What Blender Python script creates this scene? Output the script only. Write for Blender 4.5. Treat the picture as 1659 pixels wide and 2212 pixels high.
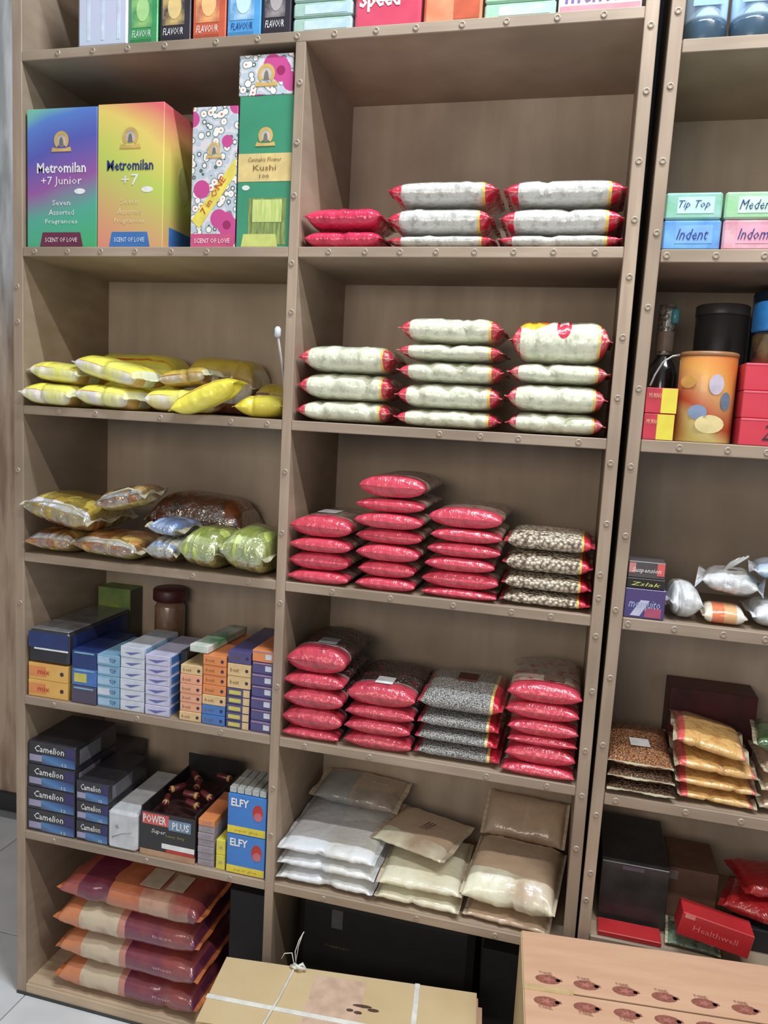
import bpy, math, random
from mathutils import Vector, Matrix, noise
for o in list(bpy.data.objects): bpy.data.objects.remove(o)
C = bpy.context.scene.collection
S = bpy.context.scene
# ---------------------------------------------------------------- camera, world, lamps, exposure
YAW, PITCH, ROLL = 0.247295, -0.124792, -0.054019
camd = bpy.data.cameras.new('camera'); cam = bpy.data.objects.new('camera', camd); C.objects.link(cam)
camd.sensor_width = 36; camd.sensor_fit = 'VERTICAL'; camd.sensor_height = 36
camd.lens = 1673.44 * 36 / 2212; camd.clip_start = .05
Rm = Matrix.Rotation(YAW, 3, 'Z') @ Matrix.Rotation(PITCH, 3, 'X') @ Matrix.Rotation(ROLL, 3, 'Y')
cm = Matrix((Rm.col[0], Rm.col[2], -Rm.col[1])).transposed().to_4x4()
cm.translation = (1.47295, -1.80452, 1.767)
cam.matrix_world = cm
S.camera = cam
w = bpy.data.worlds.new('world'); S.world = w; w.use_nodes = True
w.node_tree.nodes['Background'].inputs[0].default_value = (.78, .89, 1.0, 1)
w.node_tree.nodes['Background'].inputs[1].default_value = .36
def area(name, loc, rot, sx, sy, e, col):
    d = bpy.data.lights.new(name, 'AREA'); d.shape = 'RECTANGLE'; d.size = sx; d.size_y = sy; d.energy = e; d.color = col
    o = bpy.data.objects.new(name, d); C.objects.link(o); o.location = loc; o.rotation_euler = rot; return o
area('tube_light', (1.55, -.60, 3.95), (0, 0, 0), 1.2, .04, 66, (.84, .93, 1.0))
area('aisle_fill', (2.5, -1.5, 3.90), (0, 0, 0), 1.2, .06, 62, (1.0, .95, .90))  # overhead fill added to brighten the carton, floor and right unit
area('room_fill', (.7, -3.1, 2.15), (math.radians(72), 0, math.radians(-4)), 1.6, .7, 25, (1.0, .83, .66))  # warm frontal fill, added to light the shelf backs evenly
S.view_settings.view_transform = 'Standard'; S.view_settings.look = 'None'
S.view_settings.exposure = 0.0; S.view_settings.gamma = 1; S.view_settings.use_curve_mapping = False

DATA = {
 'sugar_a': [(0.988, 1.241, 2.148, 2.187), (0.982, 1.233, 2.189, 2.25), (0.978, 1.249, 2.253, 2.312)],
 'sugar_b': [(1.236, 1.523, 2.148, 2.187), (1.236, 1.524, 2.187, 2.246), (1.249, 1.519, 2.249, 2.309)],
 'pink': [(0.764, 0.982, 2.148, 2.198), (0.768, 0.974, 2.201, 2.253)],
 'rice_a': [(0.756, 1.036, 1.735, 1.799), (0.747, 1.023, 1.793, 1.871), (0.752, 1.027, 1.856, 1.931)],
 'rice_b': [(1.01, 1.294, 1.733, 1.787), (1.018, 1.297, 1.788, 1.853), (1.026, 1.293, 1.846, 1.905), (1.018, 1.278, 1.896, 1.946), (1.01, 1.274, 1.938, 2.004)],
 'rice_c': [(1.29, 1.539, 1.737, 1.79), (1.285, 1.538, 1.795, 1.856), (1.286, 1.526, 1.858, 1.905), (1.271, 1.517, 1.905, 2.002)],
 'red3_a': [(0.771, 0.94, 1.335, 1.368), (0.769, 0.935, 1.373, 1.416), (0.767, 0.942, 1.417, 1.456), (0.753, 0.948, 1.451, 1.509)],
 'red3_b': [(0.952, 1.106, 1.333, 1.37), (0.958, 1.104, 1.37, 1.409), (0.951, 1.113, 1.412, 1.454), (0.949, 1.117, 1.452, 1.493), (0.939, 1.121, 1.488, 1.532), (0.934, 1.12, 1.53, 1.578), (0.948, 1.124, 1.556, 1.623)],
 'red3_c': [(1.111, 1.314, 1.328, 1.364), (1.114, 1.306, 1.358, 1.405), (1.122, 1.294, 1.402, 1.441), (1.127, 1.307, 1.436, 1.477), (1.133, 1.311, 1.472, 1.515), (1.128, 1.311, 1.503, 1.558)],
 'pea': [(1.308, 1.529, 1.328, 1.378), (1.3, 1.517, 1.366, 1.418), (1.304, 1.522, 1.411, 1.467), (1.305, 1.52, 1.468, 1.517)],
 'red4_a': [(0.762, 0.931, 0.91, 0.958), (0.764, 0.94, 0.95, 1.012), (0.772, 0.945, 1.008, 1.063), (0.762, 0.951, 1.061, 1.103), (0.777, 0.948, 1.099, 1.17)],
 'red4_b': [(0.943, 1.121, 0.921, 0.974), (0.937, 1.116, 0.96, 1.007), (0.931, 1.129, 1.003, 1.044), (0.931, 1.127, 1.041, 1.096)],
 'grain': [(1.12, 1.341, 0.916, 0.982), (1.123, 1.332, 0.953, 1.018), (1.129, 1.332, 0.988, 1.056), (1.126, 1.343, 1.033, 1.106)],
 'red4_c': [(1.34, 1.518, 0.911, 0.966), (1.348, 1.524, 0.945, 1.006), (1.351, 1.523, 0.996, 1.033), (1.351, 1.523, 1.018, 1.07), (1.339, 1.519, 1.062, 1.114), (1.338, 1.518, 1.104, 1.155)],
 'flour_a': [(0.765, 1.041, 0.487, 0.565), (0.772, 1.053, 0.518, 0.604), (0.762, 1.051, 0.564, 0.643)],
 'flour_b': [(1.043, 1.277, 0.494, 0.593), (1.047, 1.27, 0.544, 0.643)],
 'flour_top': [(0.989, 1.264, 0.551, 0.711), (0.79, 1.068, 0.618, 0.757)],
 'flour_c': [(1.278, 1.492, 0.512, 0.604), (1.268, 1.516, 0.541, 0.73), (1.279, 1.506, 0.606, 0.781)],
 'incense': [(0.008, 0.216, 2.153, 2.499), (0.218, 0.405, 2.153, 2.502), (0.48, 0.6, 2.153, 2.486), (0.605, 0.748, 2.158, 2.504), (0.601, 0.739, 2.506, 2.597)],
 'yellow': [(-0.035, 0.163, 1.74, 1.804), (0.149, 0.336, 1.742, 1.811), (0.317, 0.507, 1.753, 1.818), (0.455, 0.654, 1.737, 1.845), (0.574, 0.757, 1.742, 1.808), (0.003, 0.185, 1.795, 1.868), (0.143, 0.37, 1.793, 1.873), (0.354, 0.505, 1.819, 1.884), (0.055, 0.369, 1.848, 1.924), (0.256, 0.625, 1.875, 1.939), (0.485, 0.725, 1.817, 1.881)],
 'snack': [(-0.059, 0.235, 1.364, 1.483), (0.124, 0.364, 1.35, 1.485), (0.164, 0.37, 1.313, 1.396), (0.364, 0.473, 1.41, 1.452), (0.365, 0.475, 1.338, 1.405), (0.463, 0.606, 1.378, 1.476), (0.591, 0.763, 1.341, 1.484), (0.234, 0.543, 1.45, 1.54)],
 'r4left': [(0.009, 0.138, 1.026, 1.125), (0.006, 0.136, 0.92, 1.025), (0.146, 0.227, 0.935, 1.077), (0.227, 0.299, 0.929, 1.076), (0.299, 0.374, 0.931, 1.108), (0.376, 0.451, 0.93, 1.095), (0.48, 0.546, 0.926, 1.08), (0.546, 0.615, 0.928, 1.116), (0.616, 0.684, 0.927, 1.134), (0.685, 0.751, 0.928, 1.148)],
 'r4back': [(0.005, 0.156, 1.023, 1.182), (0.197, 0.309, 1.071, 1.201)],
 'r5left': [(-0.0, 0.162, 0.518, 0.806), (0.155, 0.271, 0.519, 0.711), (0.265, 0.365, 0.51, 0.637), (0.368, 0.542, 0.509, 0.668), (0.543, 0.597, 0.519, 0.656), (0.597, 0.631, 0.516, 0.608), (0.63, 0.749, 0.506, 0.744)],
 'r6left': [(0.074, 0.579, 0.004, 0.426)],
 'row0': [(0.148, 0.299, 2.643, 2.852), (0.299, 0.379, 2.643, 2.843), (0.384, 0.468, 2.641, 2.835), (0.473, 0.561, 2.64, 2.828), (0.564, 0.651, 2.64, 2.82), (0.654, 0.727, 2.638, 2.813), (0.732, 0.878, 2.636, 2.803), (0.881, 1.04, 2.634, 2.79), (1.043, 1.178, 2.634, 2.777), (1.181, 1.337, 2.632, 2.764), (1.339, 1.517, 2.633, 2.75)],
 'Rrow1': [(1.59, 1.712, 2.215, 2.266), (1.715, 1.834, 2.211, 2.264), (1.588, 1.714, 2.15, 2.213), (1.716, 1.84, 2.15, 2.211)],
 'Rrow2': [(1.614, 1.661, 1.86, 2.059), (1.588, 1.661, 1.797, 1.854), (1.584, 1.659, 1.744, 1.8), (1.663, 1.784, 1.743, 1.934), (1.679, 1.807, 1.95, 2.089), (1.794, 1.909, 1.921, 2.098), (1.787, 1.907, 1.857, 1.916), (1.788, 1.909, 1.799, 1.857), (1.778, 1.906, 1.743, 1.801)],
 'Rrow3': [(1.581, 1.667, 1.436, 1.477), (1.581, 1.67, 1.41, 1.436), (1.579, 1.677, 1.34, 1.412), (1.677, 1.75, 1.343, 1.437), (1.745, 1.842, 1.335, 1.453), (1.822, 1.907, 1.337, 1.437)],
 'Rrow4': [(1.573, 1.722, 0.943, 1.01), (1.575, 1.728, 0.911, 0.977), (1.725, 1.866, 1.03, 1.094), (1.728, 1.89, 0.967, 1.037), (1.732, 1.9, 0.927, 0.989), (1.746, 1.903, 0.897, 0.954), (1.877, 1.978, 1.044, 1.094), (1.914, 2.006, 0.924, 1.046)],
 'Rrow5': [(1.599, 1.755, 0.503, 0.702), (1.776, 1.932, 0.591, 0.704), (1.777, 1.935, 0.593, 0.69), (1.914, 2.01, 0.635, 0.77), (1.768, 1.905, 0.557, 0.597)],
 'Rrow0': [(1.592, 1.692, 2.568, 2.749), (1.694, 1.789, 2.564, 2.741)],
 'm6': [(0.857, 1.047, 0.193, 0.389)],
}
NAILS_MAIN = {'A': [0.109, 0.209, 0.307, 0.409, 0.545, 0.652, 0.751, 0.842, 0.941, 1.033, 1.137, 1.234, 1.342, 1.438], 'B': [0.039, 0.138, 0.236, 0.335, 0.436, 0.534, 0.85, 0.94, 1.024, 1.109, 1.197, 1.285, 1.372, 1.461], 'C': [0.111, 0.224, 0.414, 0.612, 0.709, 1.143, 1.239, 1.326, 1.46], 'D': [0.517, 0.673, 0.898, 1.047, 1.202, 1.34, 1.431], 'E': [0.097, 0.36, 0.608, 0.843, 1.016, 1.31, 1.454], 'F': [0.097, 0.395, 0.647, 0.913, 1.161, 1.36]}
NAILS_SIDE = {'B': [1.609, 1.707, 1.801], 'C': [1.673, 1.771, 1.849], 'D': [1.602, 1.701, 1.803, 1.888], 'E': [1.612, 1.765, 1.882]}
NAILS_POST = {'mid': [2.524, 2.391, 2.271, 2.115, 2.001, 1.614, 1.46, 1.281, 1.061, 0.784, 0.654], 'right': [2.599, 2.469, 2.329, 2.209, 2.09, 1.962, 1.831, 1.687, 1.551, 1.434, 1.38, 1.291, 1.16, 1.015, 0.905, 0.772], 'left': [2.052, 1.961, 1.564, 1.194], 'runit': [2.623, 2.477, 2.328, 2.182, 2.027, 1.853, 1.683, 1.528, 1.357, 1.198, 1.036, 0.864, 0.718, 0.648]}

# ---------------------------------------------------------------- materials
def lin(v):
    v /= 255
    return v / 12.92 if v <= .04045 else ((v + .055) / 1.055) ** 2.4
def c3(c): return (lin(c[0]), lin(c[1]), lin(c[2]), 1)
MATS = {}
def nodes_of(name):
    m = bpy.data.materials.new(name); m.use_nodes = True
    nt = m.node_tree; return m, nt, nt.nodes['Principled BSDF']
def mix(nt, a, b, fac, mode='MIX'):
    n = nt.nodes.new('ShaderNodeMix'); n.data_type = 'RGBA'; n.blend_type = mode
    for s, v in ((6, a), (7, b), (0, fac)):
        if hasattr(v, 'is_linked') or hasattr(v, 'links'): nt.links.new(v, n.inputs[s])
        else: n.inputs[s].default_value = v
    return n.outputs[2]
def noise_fac(nt, scale, lo=.35, hi=.65, vec=None, detail=3, coord='Object', stretch=None):
    tc = nt.nodes.new('ShaderNodeTexCoord'); v = tc.outputs[coord]
    if stretch:
        mp = nt.nodes.new('ShaderNodeMapping'); mp.inputs['Scale'].default_value = stretch; nt.links.new(v, mp.inputs[0]); v = mp.outputs[0]
    n = nt.nodes.new('ShaderNodeTexNoise'); n.inputs['Scale'].default_value = scale; n.inputs['Detail'].default_value = detail
    nt.links.new(v, n.inputs['Vector'])
    r = nt.nodes.new('ShaderNodeMapRange'); r.inputs[1].default_value = lo; r.inputs[2].default_value = hi
    nt.links.new(n.outputs[0], r.inputs[0]); return r.outputs[0], n.outputs[0]
def bump(nt, b, h, strength, dist=.002):
    n = nt.nodes.new('ShaderNodeBump'); n.inputs['Strength'].default_value = strength; n.inputs['Distance'].default_value = dist
    nt.links.new(h, n.inputs['Height']); nt.links.new(n.outputs[0], b.inputs['Normal']); return n
def plain(name, col, rough=.5, col2=None, scale=30, amt=1, bmp=0, coat=0, metal=0, stretch=None, bscale=None, trans=0):
    key = name
    if key in MATS: return MATS[key]
    m, nt, b = nodes_of(name)
    f, raw = noise_fac(nt, scale, stretch=stretch)
    c2 = col2 or tuple(x * .9 for x in col)
    nt.links.new(mix(nt, c3(col), c3(c2), f), b.inputs['Base Color'])
    b.inputs['Roughness'].default_value = rough; b.inputs['Metallic'].default_value = metal
    b.inputs['Coat Weight'].default_value = coat; b.inputs['Coat Roughness'].default_value = .12
    if trans: b.inputs['Transmission Weight'].default_value = trans
    if bmp:
        if bscale: _, raw = noise_fac(nt, bscale, stretch=stretch)
        bump(nt, b, raw, bmp)
    MATS[key] = m; return m
def ramp_node(nt, src, stops, constant=True):
    r = nt.nodes.new('ShaderNodeValToRGB'); r.color_ramp.interpolation = 'CONSTANT' if constant else 'LINEAR'
    e = r.color_ramp.elements
    e[0].position = stops[0][0]; e[0].color = c3(stops[0][1])
    e[1].position = stops[1][0] if len(stops) > 1 else 1; e[1].color = c3(stops[1][1] if len(stops) > 1 else stops[0][1])
    for p, c in stops[2:]:
        x = e.new(p); x.color = c3(c)
    nt.links.new(src, r.inputs[0]); return r.outputs[0]
def uvch(nt, which):
    n = nt.nodes.new('ShaderNodeUVMap'); n.uv_map = 'uv' if which in 'uv' else 'hh'
    s = nt.nodes.new('ShaderNodeSeparateXYZ'); nt.links.new(n.outputs[0], s.inputs[0])
    return s.outputs[{'u': 0, 'v': 1, 'h': 0}[which]]
def film(name, axis, stops, rough=.28, speck=None, amt=.5, bscale=38, bs=.55, coat=.85, bands=None, wob=.04, grain=None):
    """shiny printed packet film; grain = (scale, dark colour) pieces seen through a clear film"""
    if name in MATS: return MATS[name]
    m, nt, b = nodes_of(name)
    src = uvch(nt, axis)
    f, raw = noise_fac(nt, 9, 0, 1)
    a = nt.nodes.new('ShaderNodeMath'); a.operation = 'MULTIPLY_ADD'; nt.links.new(raw, a.inputs[0]); a.inputs[1].default_value = wob; 
    a2 = nt.nodes.new('ShaderNodeMath'); a2.operation = 'SUBTRACT'; nt.links.new(src, a2.inputs[0]); a2.inputs[1].default_value = wob / 2
    nt.links.new(a2.outputs[0], a.inputs[2])
    col = ramp_node(nt, a.outputs[0], stops)
    if bands:                                   # a second print band along another direction
        ax2, st2, lo, hi = bands
        s2 = uvch(nt, ax2); c2 = ramp_node(nt, s2, st2)
        k = ramp_node(nt, s2, [(0, (0, 0, 0)), (lo, (255, 255, 255)), (hi, (0, 0, 0))])
        col = mix(nt, col, c2, k)
    hgt = noise_fac(nt, bscale, stretch=(1, 1, .6), detail=4)[1]
    fine = noise_fac(nt, bscale * 3.3, stretch=(1, 1, .5), detail=2)[1]
    fm_ = nt.nodes.new('ShaderNodeMath'); fm_.operation = 'MULTIPLY_ADD'; nt.links.new(fine, fm_.inputs[0]); fm_.inputs[1].default_value = .28; nt.links.new(hgt, fm_.inputs[2]); hgt = fm_.outputs[0]
    if speck:
        f, _ = noise_fac(nt, speck[0], .5, .68, detail=4)
        col = mix(nt, col, c3(speck[1]), f)
    if grain:
        tc = nt.nodes.new('ShaderNodeTexCoord'); vo = nt.nodes.new('ShaderNodeTexVoronoi'); vo.inputs['Scale'].default_value = grain[0]
        nt.links.new(tc.outputs['Object'], vo.inputs['Vector'])
        mr = nt.nodes.new('ShaderNodeMapRange'); mr.inputs[1].default_value = .25; mr.inputs[2].default_value = .8
        nt.links.new(vo.outputs['Distance'], mr.inputs[0])
        k = ramp_node(nt, uvch(nt, grain[2]), [(0, (0, 0, 0)), (max(grain[3], .001), (255, 255, 255)), (grain[4], (0, 0, 0))])
        mm = nt.nodes.new('ShaderNodeMath'); mm.operation = 'MULTIPLY'; nt.links.new(mr.outputs[0], mm.inputs[0]); nt.links.new(k, mm.inputs[1])
        col = mix(nt, col, c3(grain[1]), mm.outputs[0])
        ad = nt.nodes.new('ShaderNodeMath'); ad.operation = 'MULTIPLY_ADD'; nt.links.new(mm.outputs[0], ad.inputs[0]); ad.inputs[1].default_value = -.5
        nt.links.new(hgt, ad.inputs[2]); hgt = ad.outputs[0]
    nt.links.new(col, b.inputs['Base Color']); b.inputs['Roughness'].default_value = rough
    b.inputs['Coat Weight'].default_value = coat; b.inputs['Coat Roughness'].default_value = .09
    bn = bump(nt, b, hgt, min(1, bs * 1.35), .007); nt.links.new(bn.outputs[0], b.inputs['Coat Normal'])
    MATS[name] = m; return m
def wood(name, col, col2, sc=(6, 60, 60), rough=.6, bs=.15):
    if name in MATS: return MATS[name]
    m, nt, b = nodes_of(name)
    f, raw = noise_fac(nt, 1, .3, .7, stretch=sc, detail=5)
    g, _ = noise_fac(nt, 2.2, .35, .7)
    col = mix(nt, c3(col), c3(col2), f)
    col = mix(nt, col, c3(tuple(x * .82 for x in col2)), g)
    nt.links.new(col, b.inputs['Base Color']); b.inputs['Roughness'].default_value = rough
    bump(nt, b, raw, bs, .001); MATS[name] = m; return m
W_STRIP = wood('edge_wood', (176, 158, 140), (158, 138, 118), (5, 60, 60))
W_STRIPV = wood('edge_wood_upright', (182, 162, 142), (162, 140, 120), (60, 60, 5))
W_PLY = wood('plywood', (178, 158, 138), (160, 140, 118), (8, 8, 30))
W_BACK = wood('back_plywood', (208, 192, 174), (190, 172, 152), (25, 10, 4), .7)
W_FLOORB = wood('base_board_wood', (216, 194, 166), (200, 174, 144), (5, 60, 60))
METAL = plain('nail_metal', (190, 180, 168), .45, metal=.35)
DARKM = plain('nail_hollow', (92, 78, 66), .7)
# ---------------------------------------------------------------- mesh helpers
def tag(o, label=None, cat=None, group=None, kind=None):
    if label: o['label'] = label
    if cat: o['category'] = cat
    if group: o['group'] = group
    if kind: o['kind'] = kind
    return o
def mesh_obj(name, vs, fs, mat, parent=None, smooth=False, fm=None):
    me = bpy.data.meshes.new(name); me.from_pydata(vs, [], fs)
    for m in (mat if isinstance(mat, (list, tuple)) else [mat]): me.materials.append(m)
    if fm:
        for p, i in zip(me.polygons, fm): p.material_index = i
    if smooth: me.polygons.foreach_set('use_smooth', [True] * len(me.polygons))
    me.update(); o = bpy.data.objects.new(name, me); C.objects.link(o)
    if parent: o.parent = parent
    return o
def boxg(x0, x1, y0, y1, z0, z1, bv=0.0):
    """box with chamfered edges as (verts, faces)"""
    if bv <= 0:
        v = [(x, y, z) for z in (z0, z1) for y in (y0, y1) for x in (x0, x1)]
        return v, [(0, 2, 3, 1), (4, 5, 7, 6), (0, 1, 5, 4), (1, 3, 7, 5), (3, 2, 6, 7), (2, 0, 4, 6)]
    import bmesh
    bm = bmesh.new(); vv, ff = boxg(x0, x1, y0, y1, z0, z1)
    bs = [bm.verts.new(p) for p in vv]
    for f in ff: bm.faces.new([bs[i] for i in f])
    bmesh.ops.bevel(bm, geom=list(bm.edges), offset=bv, segments=1, affect='EDGES')
    bm.verts.index_update(); v = [tuple(p.co) for p in bm.verts]; f = [tuple(p.index for p in q.verts) for q in bm.faces]
    bm.free(); return v, f
def cuboid(name, x0, x1, y0, y1, z0, z1, mat, parent=None, bv=0.0, origin=None):
    ox, oy, oz = origin or (0, 0, 0)
    v, f = boxg(x0 - ox, x1 - ox, y0 - oy, y1 - oy, z0 - oz, z1 - oz, bv)
    o = mesh_obj(name, v, f, mat, parent); o.location = (ox, oy, oz); return o
def rot(o, x=0, y=0, z=0): o.rotation_euler = tuple(math.radians(a) for a in (x, y, z)); return o
def empty(name, loc, rz=0, **k):
    o = bpy.data.objects.new(name, None); C.objects.link(o); o.location = loc; o.rotation_euler = (0, 0, math.radians(rz)); o.empty_display_size = .05
    return tag(o, **k)
def lathe(name, prof, mat, parent=None, n=28, fm=None):
    vs, fs, fmi = [], [], []
    for r, z in prof:
        for i in range(n): a = 2 * math.pi * i / n; vs.append((r * math.cos(a), r * math.sin(a), z))
    for k in range(len(prof) - 1):
        for i in range(n):
            j = (i + 1) % n; fs.append((k * n + i, k * n + j, (k + 1) * n + j, (k + 1) * n + i)); fmi.append(fm[k] if fm else 0)
    fs.append(tuple(range(n - 1, -1, -1))); fmi.append(fmi[0]); fs.append(tuple(range((len(prof) - 1) * n, len(prof) * n))); fmi.append(fmi[-2])
    return mesh_obj(name, vs, fs, mat, parent, True, fmi)
def tube(name, pts, r, mat, parent=None, n=6):
    vs, fs = [], []; P = [Vector(p) for p in pts]
    for i, p in enumerate(P):
        d = (P[min(i + 1, len(P) - 1)] - P[max(i - 1, 0)]).normalized()
        a = d.orthogonal().normalized(); b = d.cross(a)
        if i and a.dot(pa) < 0: a = -a; b = -b
        pa = a
        for k in range(n): t = 2 * math.pi * k / n; vs.append(tuple(p + (a * math.cos(t) + b * math.sin(t)) * r))
    for i in range(len(P) - 1):
        for k in range(n): j = (k + 1) % n; fs.append((i * n + k, i * n + j, (i + 1) * n + j, (i + 1) * n + k))
    fs += [tuple(range(n))[::-1], tuple(range((len(P) - 1) * n, len(P) * n))]
    return mesh_obj(name, vs, fs, mat, parent, True)
PR = .0007    # thickness of a printed layer
def poly(name, pts, mat, parent, face='front', at=(0, 0, 0)):
    """flat printed shape of thickness PR; pts in the face's own 2D; face front / right / top of the parent"""
    n = len(pts); vs = []
    for k in (0, 1):
        for a, b in pts:
            d = PR * k
            if face == 'front': vs.append((a, -d, b))
            elif face == 'right': vs.append((d, a, b))
            else: vs.append((a, b, d))
    fs = [tuple(range(n)), tuple(range(2 * n - 1, n - 1, -1))] + [(i, i + n, (i + 1) % n + n, (i + 1) % n) for i in range(n)]
    o = mesh_obj(name, vs, fs, mat, parent); o.location = at; return o
def panel(name, x0, x1, z0, z1, mat, parent, face='front', at=(0, 0, 0)):
    return poly(name, [(x0, z0), (x1, z0), (x1, z1), (x0, z1)], mat, parent, face, at)
def ell(cx, cz, rx, rz, n=16, a0=0, a1=360):
    return [(cx + rx * math.cos(math.radians(a0 + (a1 - a0) * i / n)), cz + rz * math.sin(math.radians(a0 + (a1 - a0) * i / n))) for i in range(n if a1 - a0 == 360 else n + 1)]
TX = {}
def text(s, cx, cz, wd, ht, mat, parent, face='front', at=(0, 0, 0), shear=0, bold=0, ang=0, name='lettering'):
    key = (s, shear, bold)
    if key not in TX:
        cu = bpy.data.curves.new('t', 'FONT'); cu.body = s; cu.resolution_u = 1; cu.shear = shear; cu.offset = bold
        cu.align_x = 'CENTER'; ob = bpy.data.objects.new('t', cu)
        me = bpy.data.meshes.new_from_object(ob); bpy.data.objects.remove(ob); bpy.data.curves.remove(cu)
        xs = [v.co.x for v in me.vertices]; ys = [v.co.y for v in me.vertices]
        TX[key] = (me, min(xs), max(xs), min(ys), max(ys))
    me, a, b, c, d = TX[key]
    me = me.copy(); ca, sa = math.cos(math.radians(ang)), math.sin(math.radians(ang))
    for v in me.vertices:
        x = (v.co.x - (a + b) / 2) / (b - a) * wd; z = (v.co.y - (c + d) / 2) / (d - c) * ht
        x, z = x * ca - z * sa + cx, x * sa + z * ca + cz
        v.co = (x, 0, z) if face == 'front' else (0, x, z) if face == 'right' else (x, z, 0)
    me.materials.clear(); me.materials.append(mat); me.update()
    o = bpy.data.objects.new(name, me); C.objects.link(o); o.parent = parent
    e = PR * 1.6
    o.location = (at[0] + (e if face == 'right' else 0), at[1] - (e if face == 'front' else 0), at[2] + (e if face == 'top' else 0)); return o
# ---------------------------------------------------------------- soft packets
def pouch_geo(L, Wd, H, seed, nu=22, nr=24, p=3.0, q=.5, e=5.0, wr=.002, crease=0, bend=0, slump=0, ends=.0016, pinch=.55, tuck=0):
    R = random.Random(seed); off = Vector((seed * 3.1, seed * 1.7, 0)); V = []; UV = []
    cr = [(R.uniform(-.6, .6), R.uniform(-.5, .5), R.choice((1, 1, -.5))) for _ in range(crease)]
    for i in range(nu + 1):
        s = -1 + 2 * i / nu; s = math.copysign(abs(s) ** .8, s)
        prof = max(0, 1 - abs(s) ** e) ** pinch
        wprof = .955 + .045 * abs(s) ** 4 - .03 * math.exp(-((abs(s) - .85) / .1) ** 2)
        for k in range(nr):
            t = 2 * math.pi * k / nr; cy, sz = math.cos(t), math.sin(t)
            y = math.copysign(abs(cy) ** .75, cy)
            zz = math.copysign(max(0, 1 - abs(y) ** p) ** q, sz) if abs(sz) > 1e-6 else 0
            hz = zz * (H / 2 * prof) + (ends if sz > 0 else -ends) * (abs(sz) > 1e-6)
            P = Vector((s * L / 2, y * Wd / 2 * wprof, hz))
            nz = noise.noise(Vector((P.x * 26, P.y * 26, P.z * 26)) + off)
            n2 = noise.noise(Vector((P.x * 70, P.y * 40, P.z * 55)) + off)
            am = wr * (nz + .6 * n2)
            if abs(zz) < .98: P.y += math.copysign(am, y) * (1 - abs(zz)) * 1.8
            P.z += am * .6 * (prof if zz > 0 else .25)
            if y < 0:
                for u0, sl, dp in cr:
                    g = math.exp(-((s - u0 - sl * zz * .35) / .07) ** 2); P.y += .012 * dp * g * (1 - abs(zz) * .6)
                    if zz > 0: P.z -= .004 * dp * g * abs(y)
            P.z += bend * (P.x / (L / 2)) ** 2 - slump * (P.x / (L / 2)) * H + tuck * max(0, -y) ** 2
            V.append(P); UV.append(((s + 1) / 2, (y + 1) / 2, (zz + 1) / 2))
    F = []
    for i in range(nu):
        for k in range(nr):
            j = (k + 1) % nr; F.append((i * nr + k, (i + 1) * nr + k, (i + 1) * nr + j, i * nr + j))
    F.append(tuple(range(nr))); F.append(tuple(range((nu + 1) * nr - 1, nu * nr - 1, -1)))
    if not (bend or slump or tuck):            # a packet lies flat between its neighbours
        up = max(v.z for v in V); dn = -min(v.z for v in V)
        for v in V: v.z *= (H / 2) / (up if v.z > 0 else dn)
    return [tuple(v) for v in V], F, UV
def pouch(name, L, Wd, H, mat, seed, loc=(0, 0, 0), rz=0, rx=0, ry=0, seal=None, seal_w=.012, seal_curl=.3, **k):
    V, F, UV = pouch_geo(L, Wd, H, seed, **k)
    o = mesh_obj(name, V, F, mat, None, True); me = o.data
    a = me.uv_layers.new(name='uv'); b = me.uv_layers.new(name='hh')
    for lp in me.loops:
        u = UV[lp.vertex_index]; a.data[lp.index].uv = (u[0], u[1]); b.data[lp.index].uv = (u[2], 0)
    R = random.Random(seed + 99)
    if seal:                                     # crimped end seals, one thin ribbed strip at either end
        for sg in (-1, 1):
            n = 14; vs = []; fs = []; Ls = L / 2; ph = R.uniform(0, 6)
            zc = k.get('bend', 0) - k.get('slump', 0) * sg * H
            for i in range(n + 1):
                y = (-1 + 2 * i / n) * Wd / 2
                z0 = zc + k.get('tuck', 0) * max(0, -y / (Wd / 2)) ** 2
                for a_, th in ((-.002, 1), (seal_w * .5, 1), (seal_w, 1)):
                    cz = seal_curl * a_ * math.sin(y * 60 + ph) + (.0006 if i % 2 else -.0006)
                    vs += [(sg * (Ls + a_), y, z0 + cz + .0009), (sg * (Ls + a_), y, z0 + cz - .0009)]
            for i in range(n):
                for c in range(2):
                    A = i * 6 + c * 2; B = A + 6
                    fs += [(A, A + 2, B + 2, B), (A + 1, B + 1, B + 3, A + 3)]
                A = i * 6; fs += [(A + 4, A + 5, A + 11, A + 10), (A, A + 6, A + 7, A + 1)]
            fs += [(0, 1, 3, 2), (2, 3, 5, 4), (n * 6, n * 6 + 2, n * 6 + 3, n * 6 + 1), (n * 6 + 2, n * 6 + 4, n * 6 + 5, n * 6 + 3)]
            if sg < 0: fs = [f[::-1] for f in fs]
            mesh_obj('end_seal', vs, fs, seal, o, False)
    o.location = loc; o.rotation_euler = tuple(math.radians(t) for t in (rx, ry, rz)); return o
ORD = ['bottom', 'second', 'third', 'fourth', 'fifth', 'sixth', 'seventh', 'eighth', 'ninth']
def place_word(i, n):
    if n == 1: return 'single'
    if n == 2: return ('lower', 'upper')[i] + ' one'
    if i == 0: return 'lowest'
    if i == n - 1: return 'topmost'
    return ORD[i] + ' up'
from mathutils.bvhtree import BVHTree
def bvh_of(o, top=None):
    vs, fs = [], []
    for x in [o] + list(o.children):
        if x.type != 'MESH': continue
        M = x.matrix_basis if x is o else o.matrix_basis @ x.matrix_basis
        b = len(vs); vs += [M @ v.co for v in x.data.vertices]; fs += [tuple(b + q for q in p.vertices) for p in x.data.polygons]
    return BVHTree.FromPolygons(vs, fs)
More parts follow.
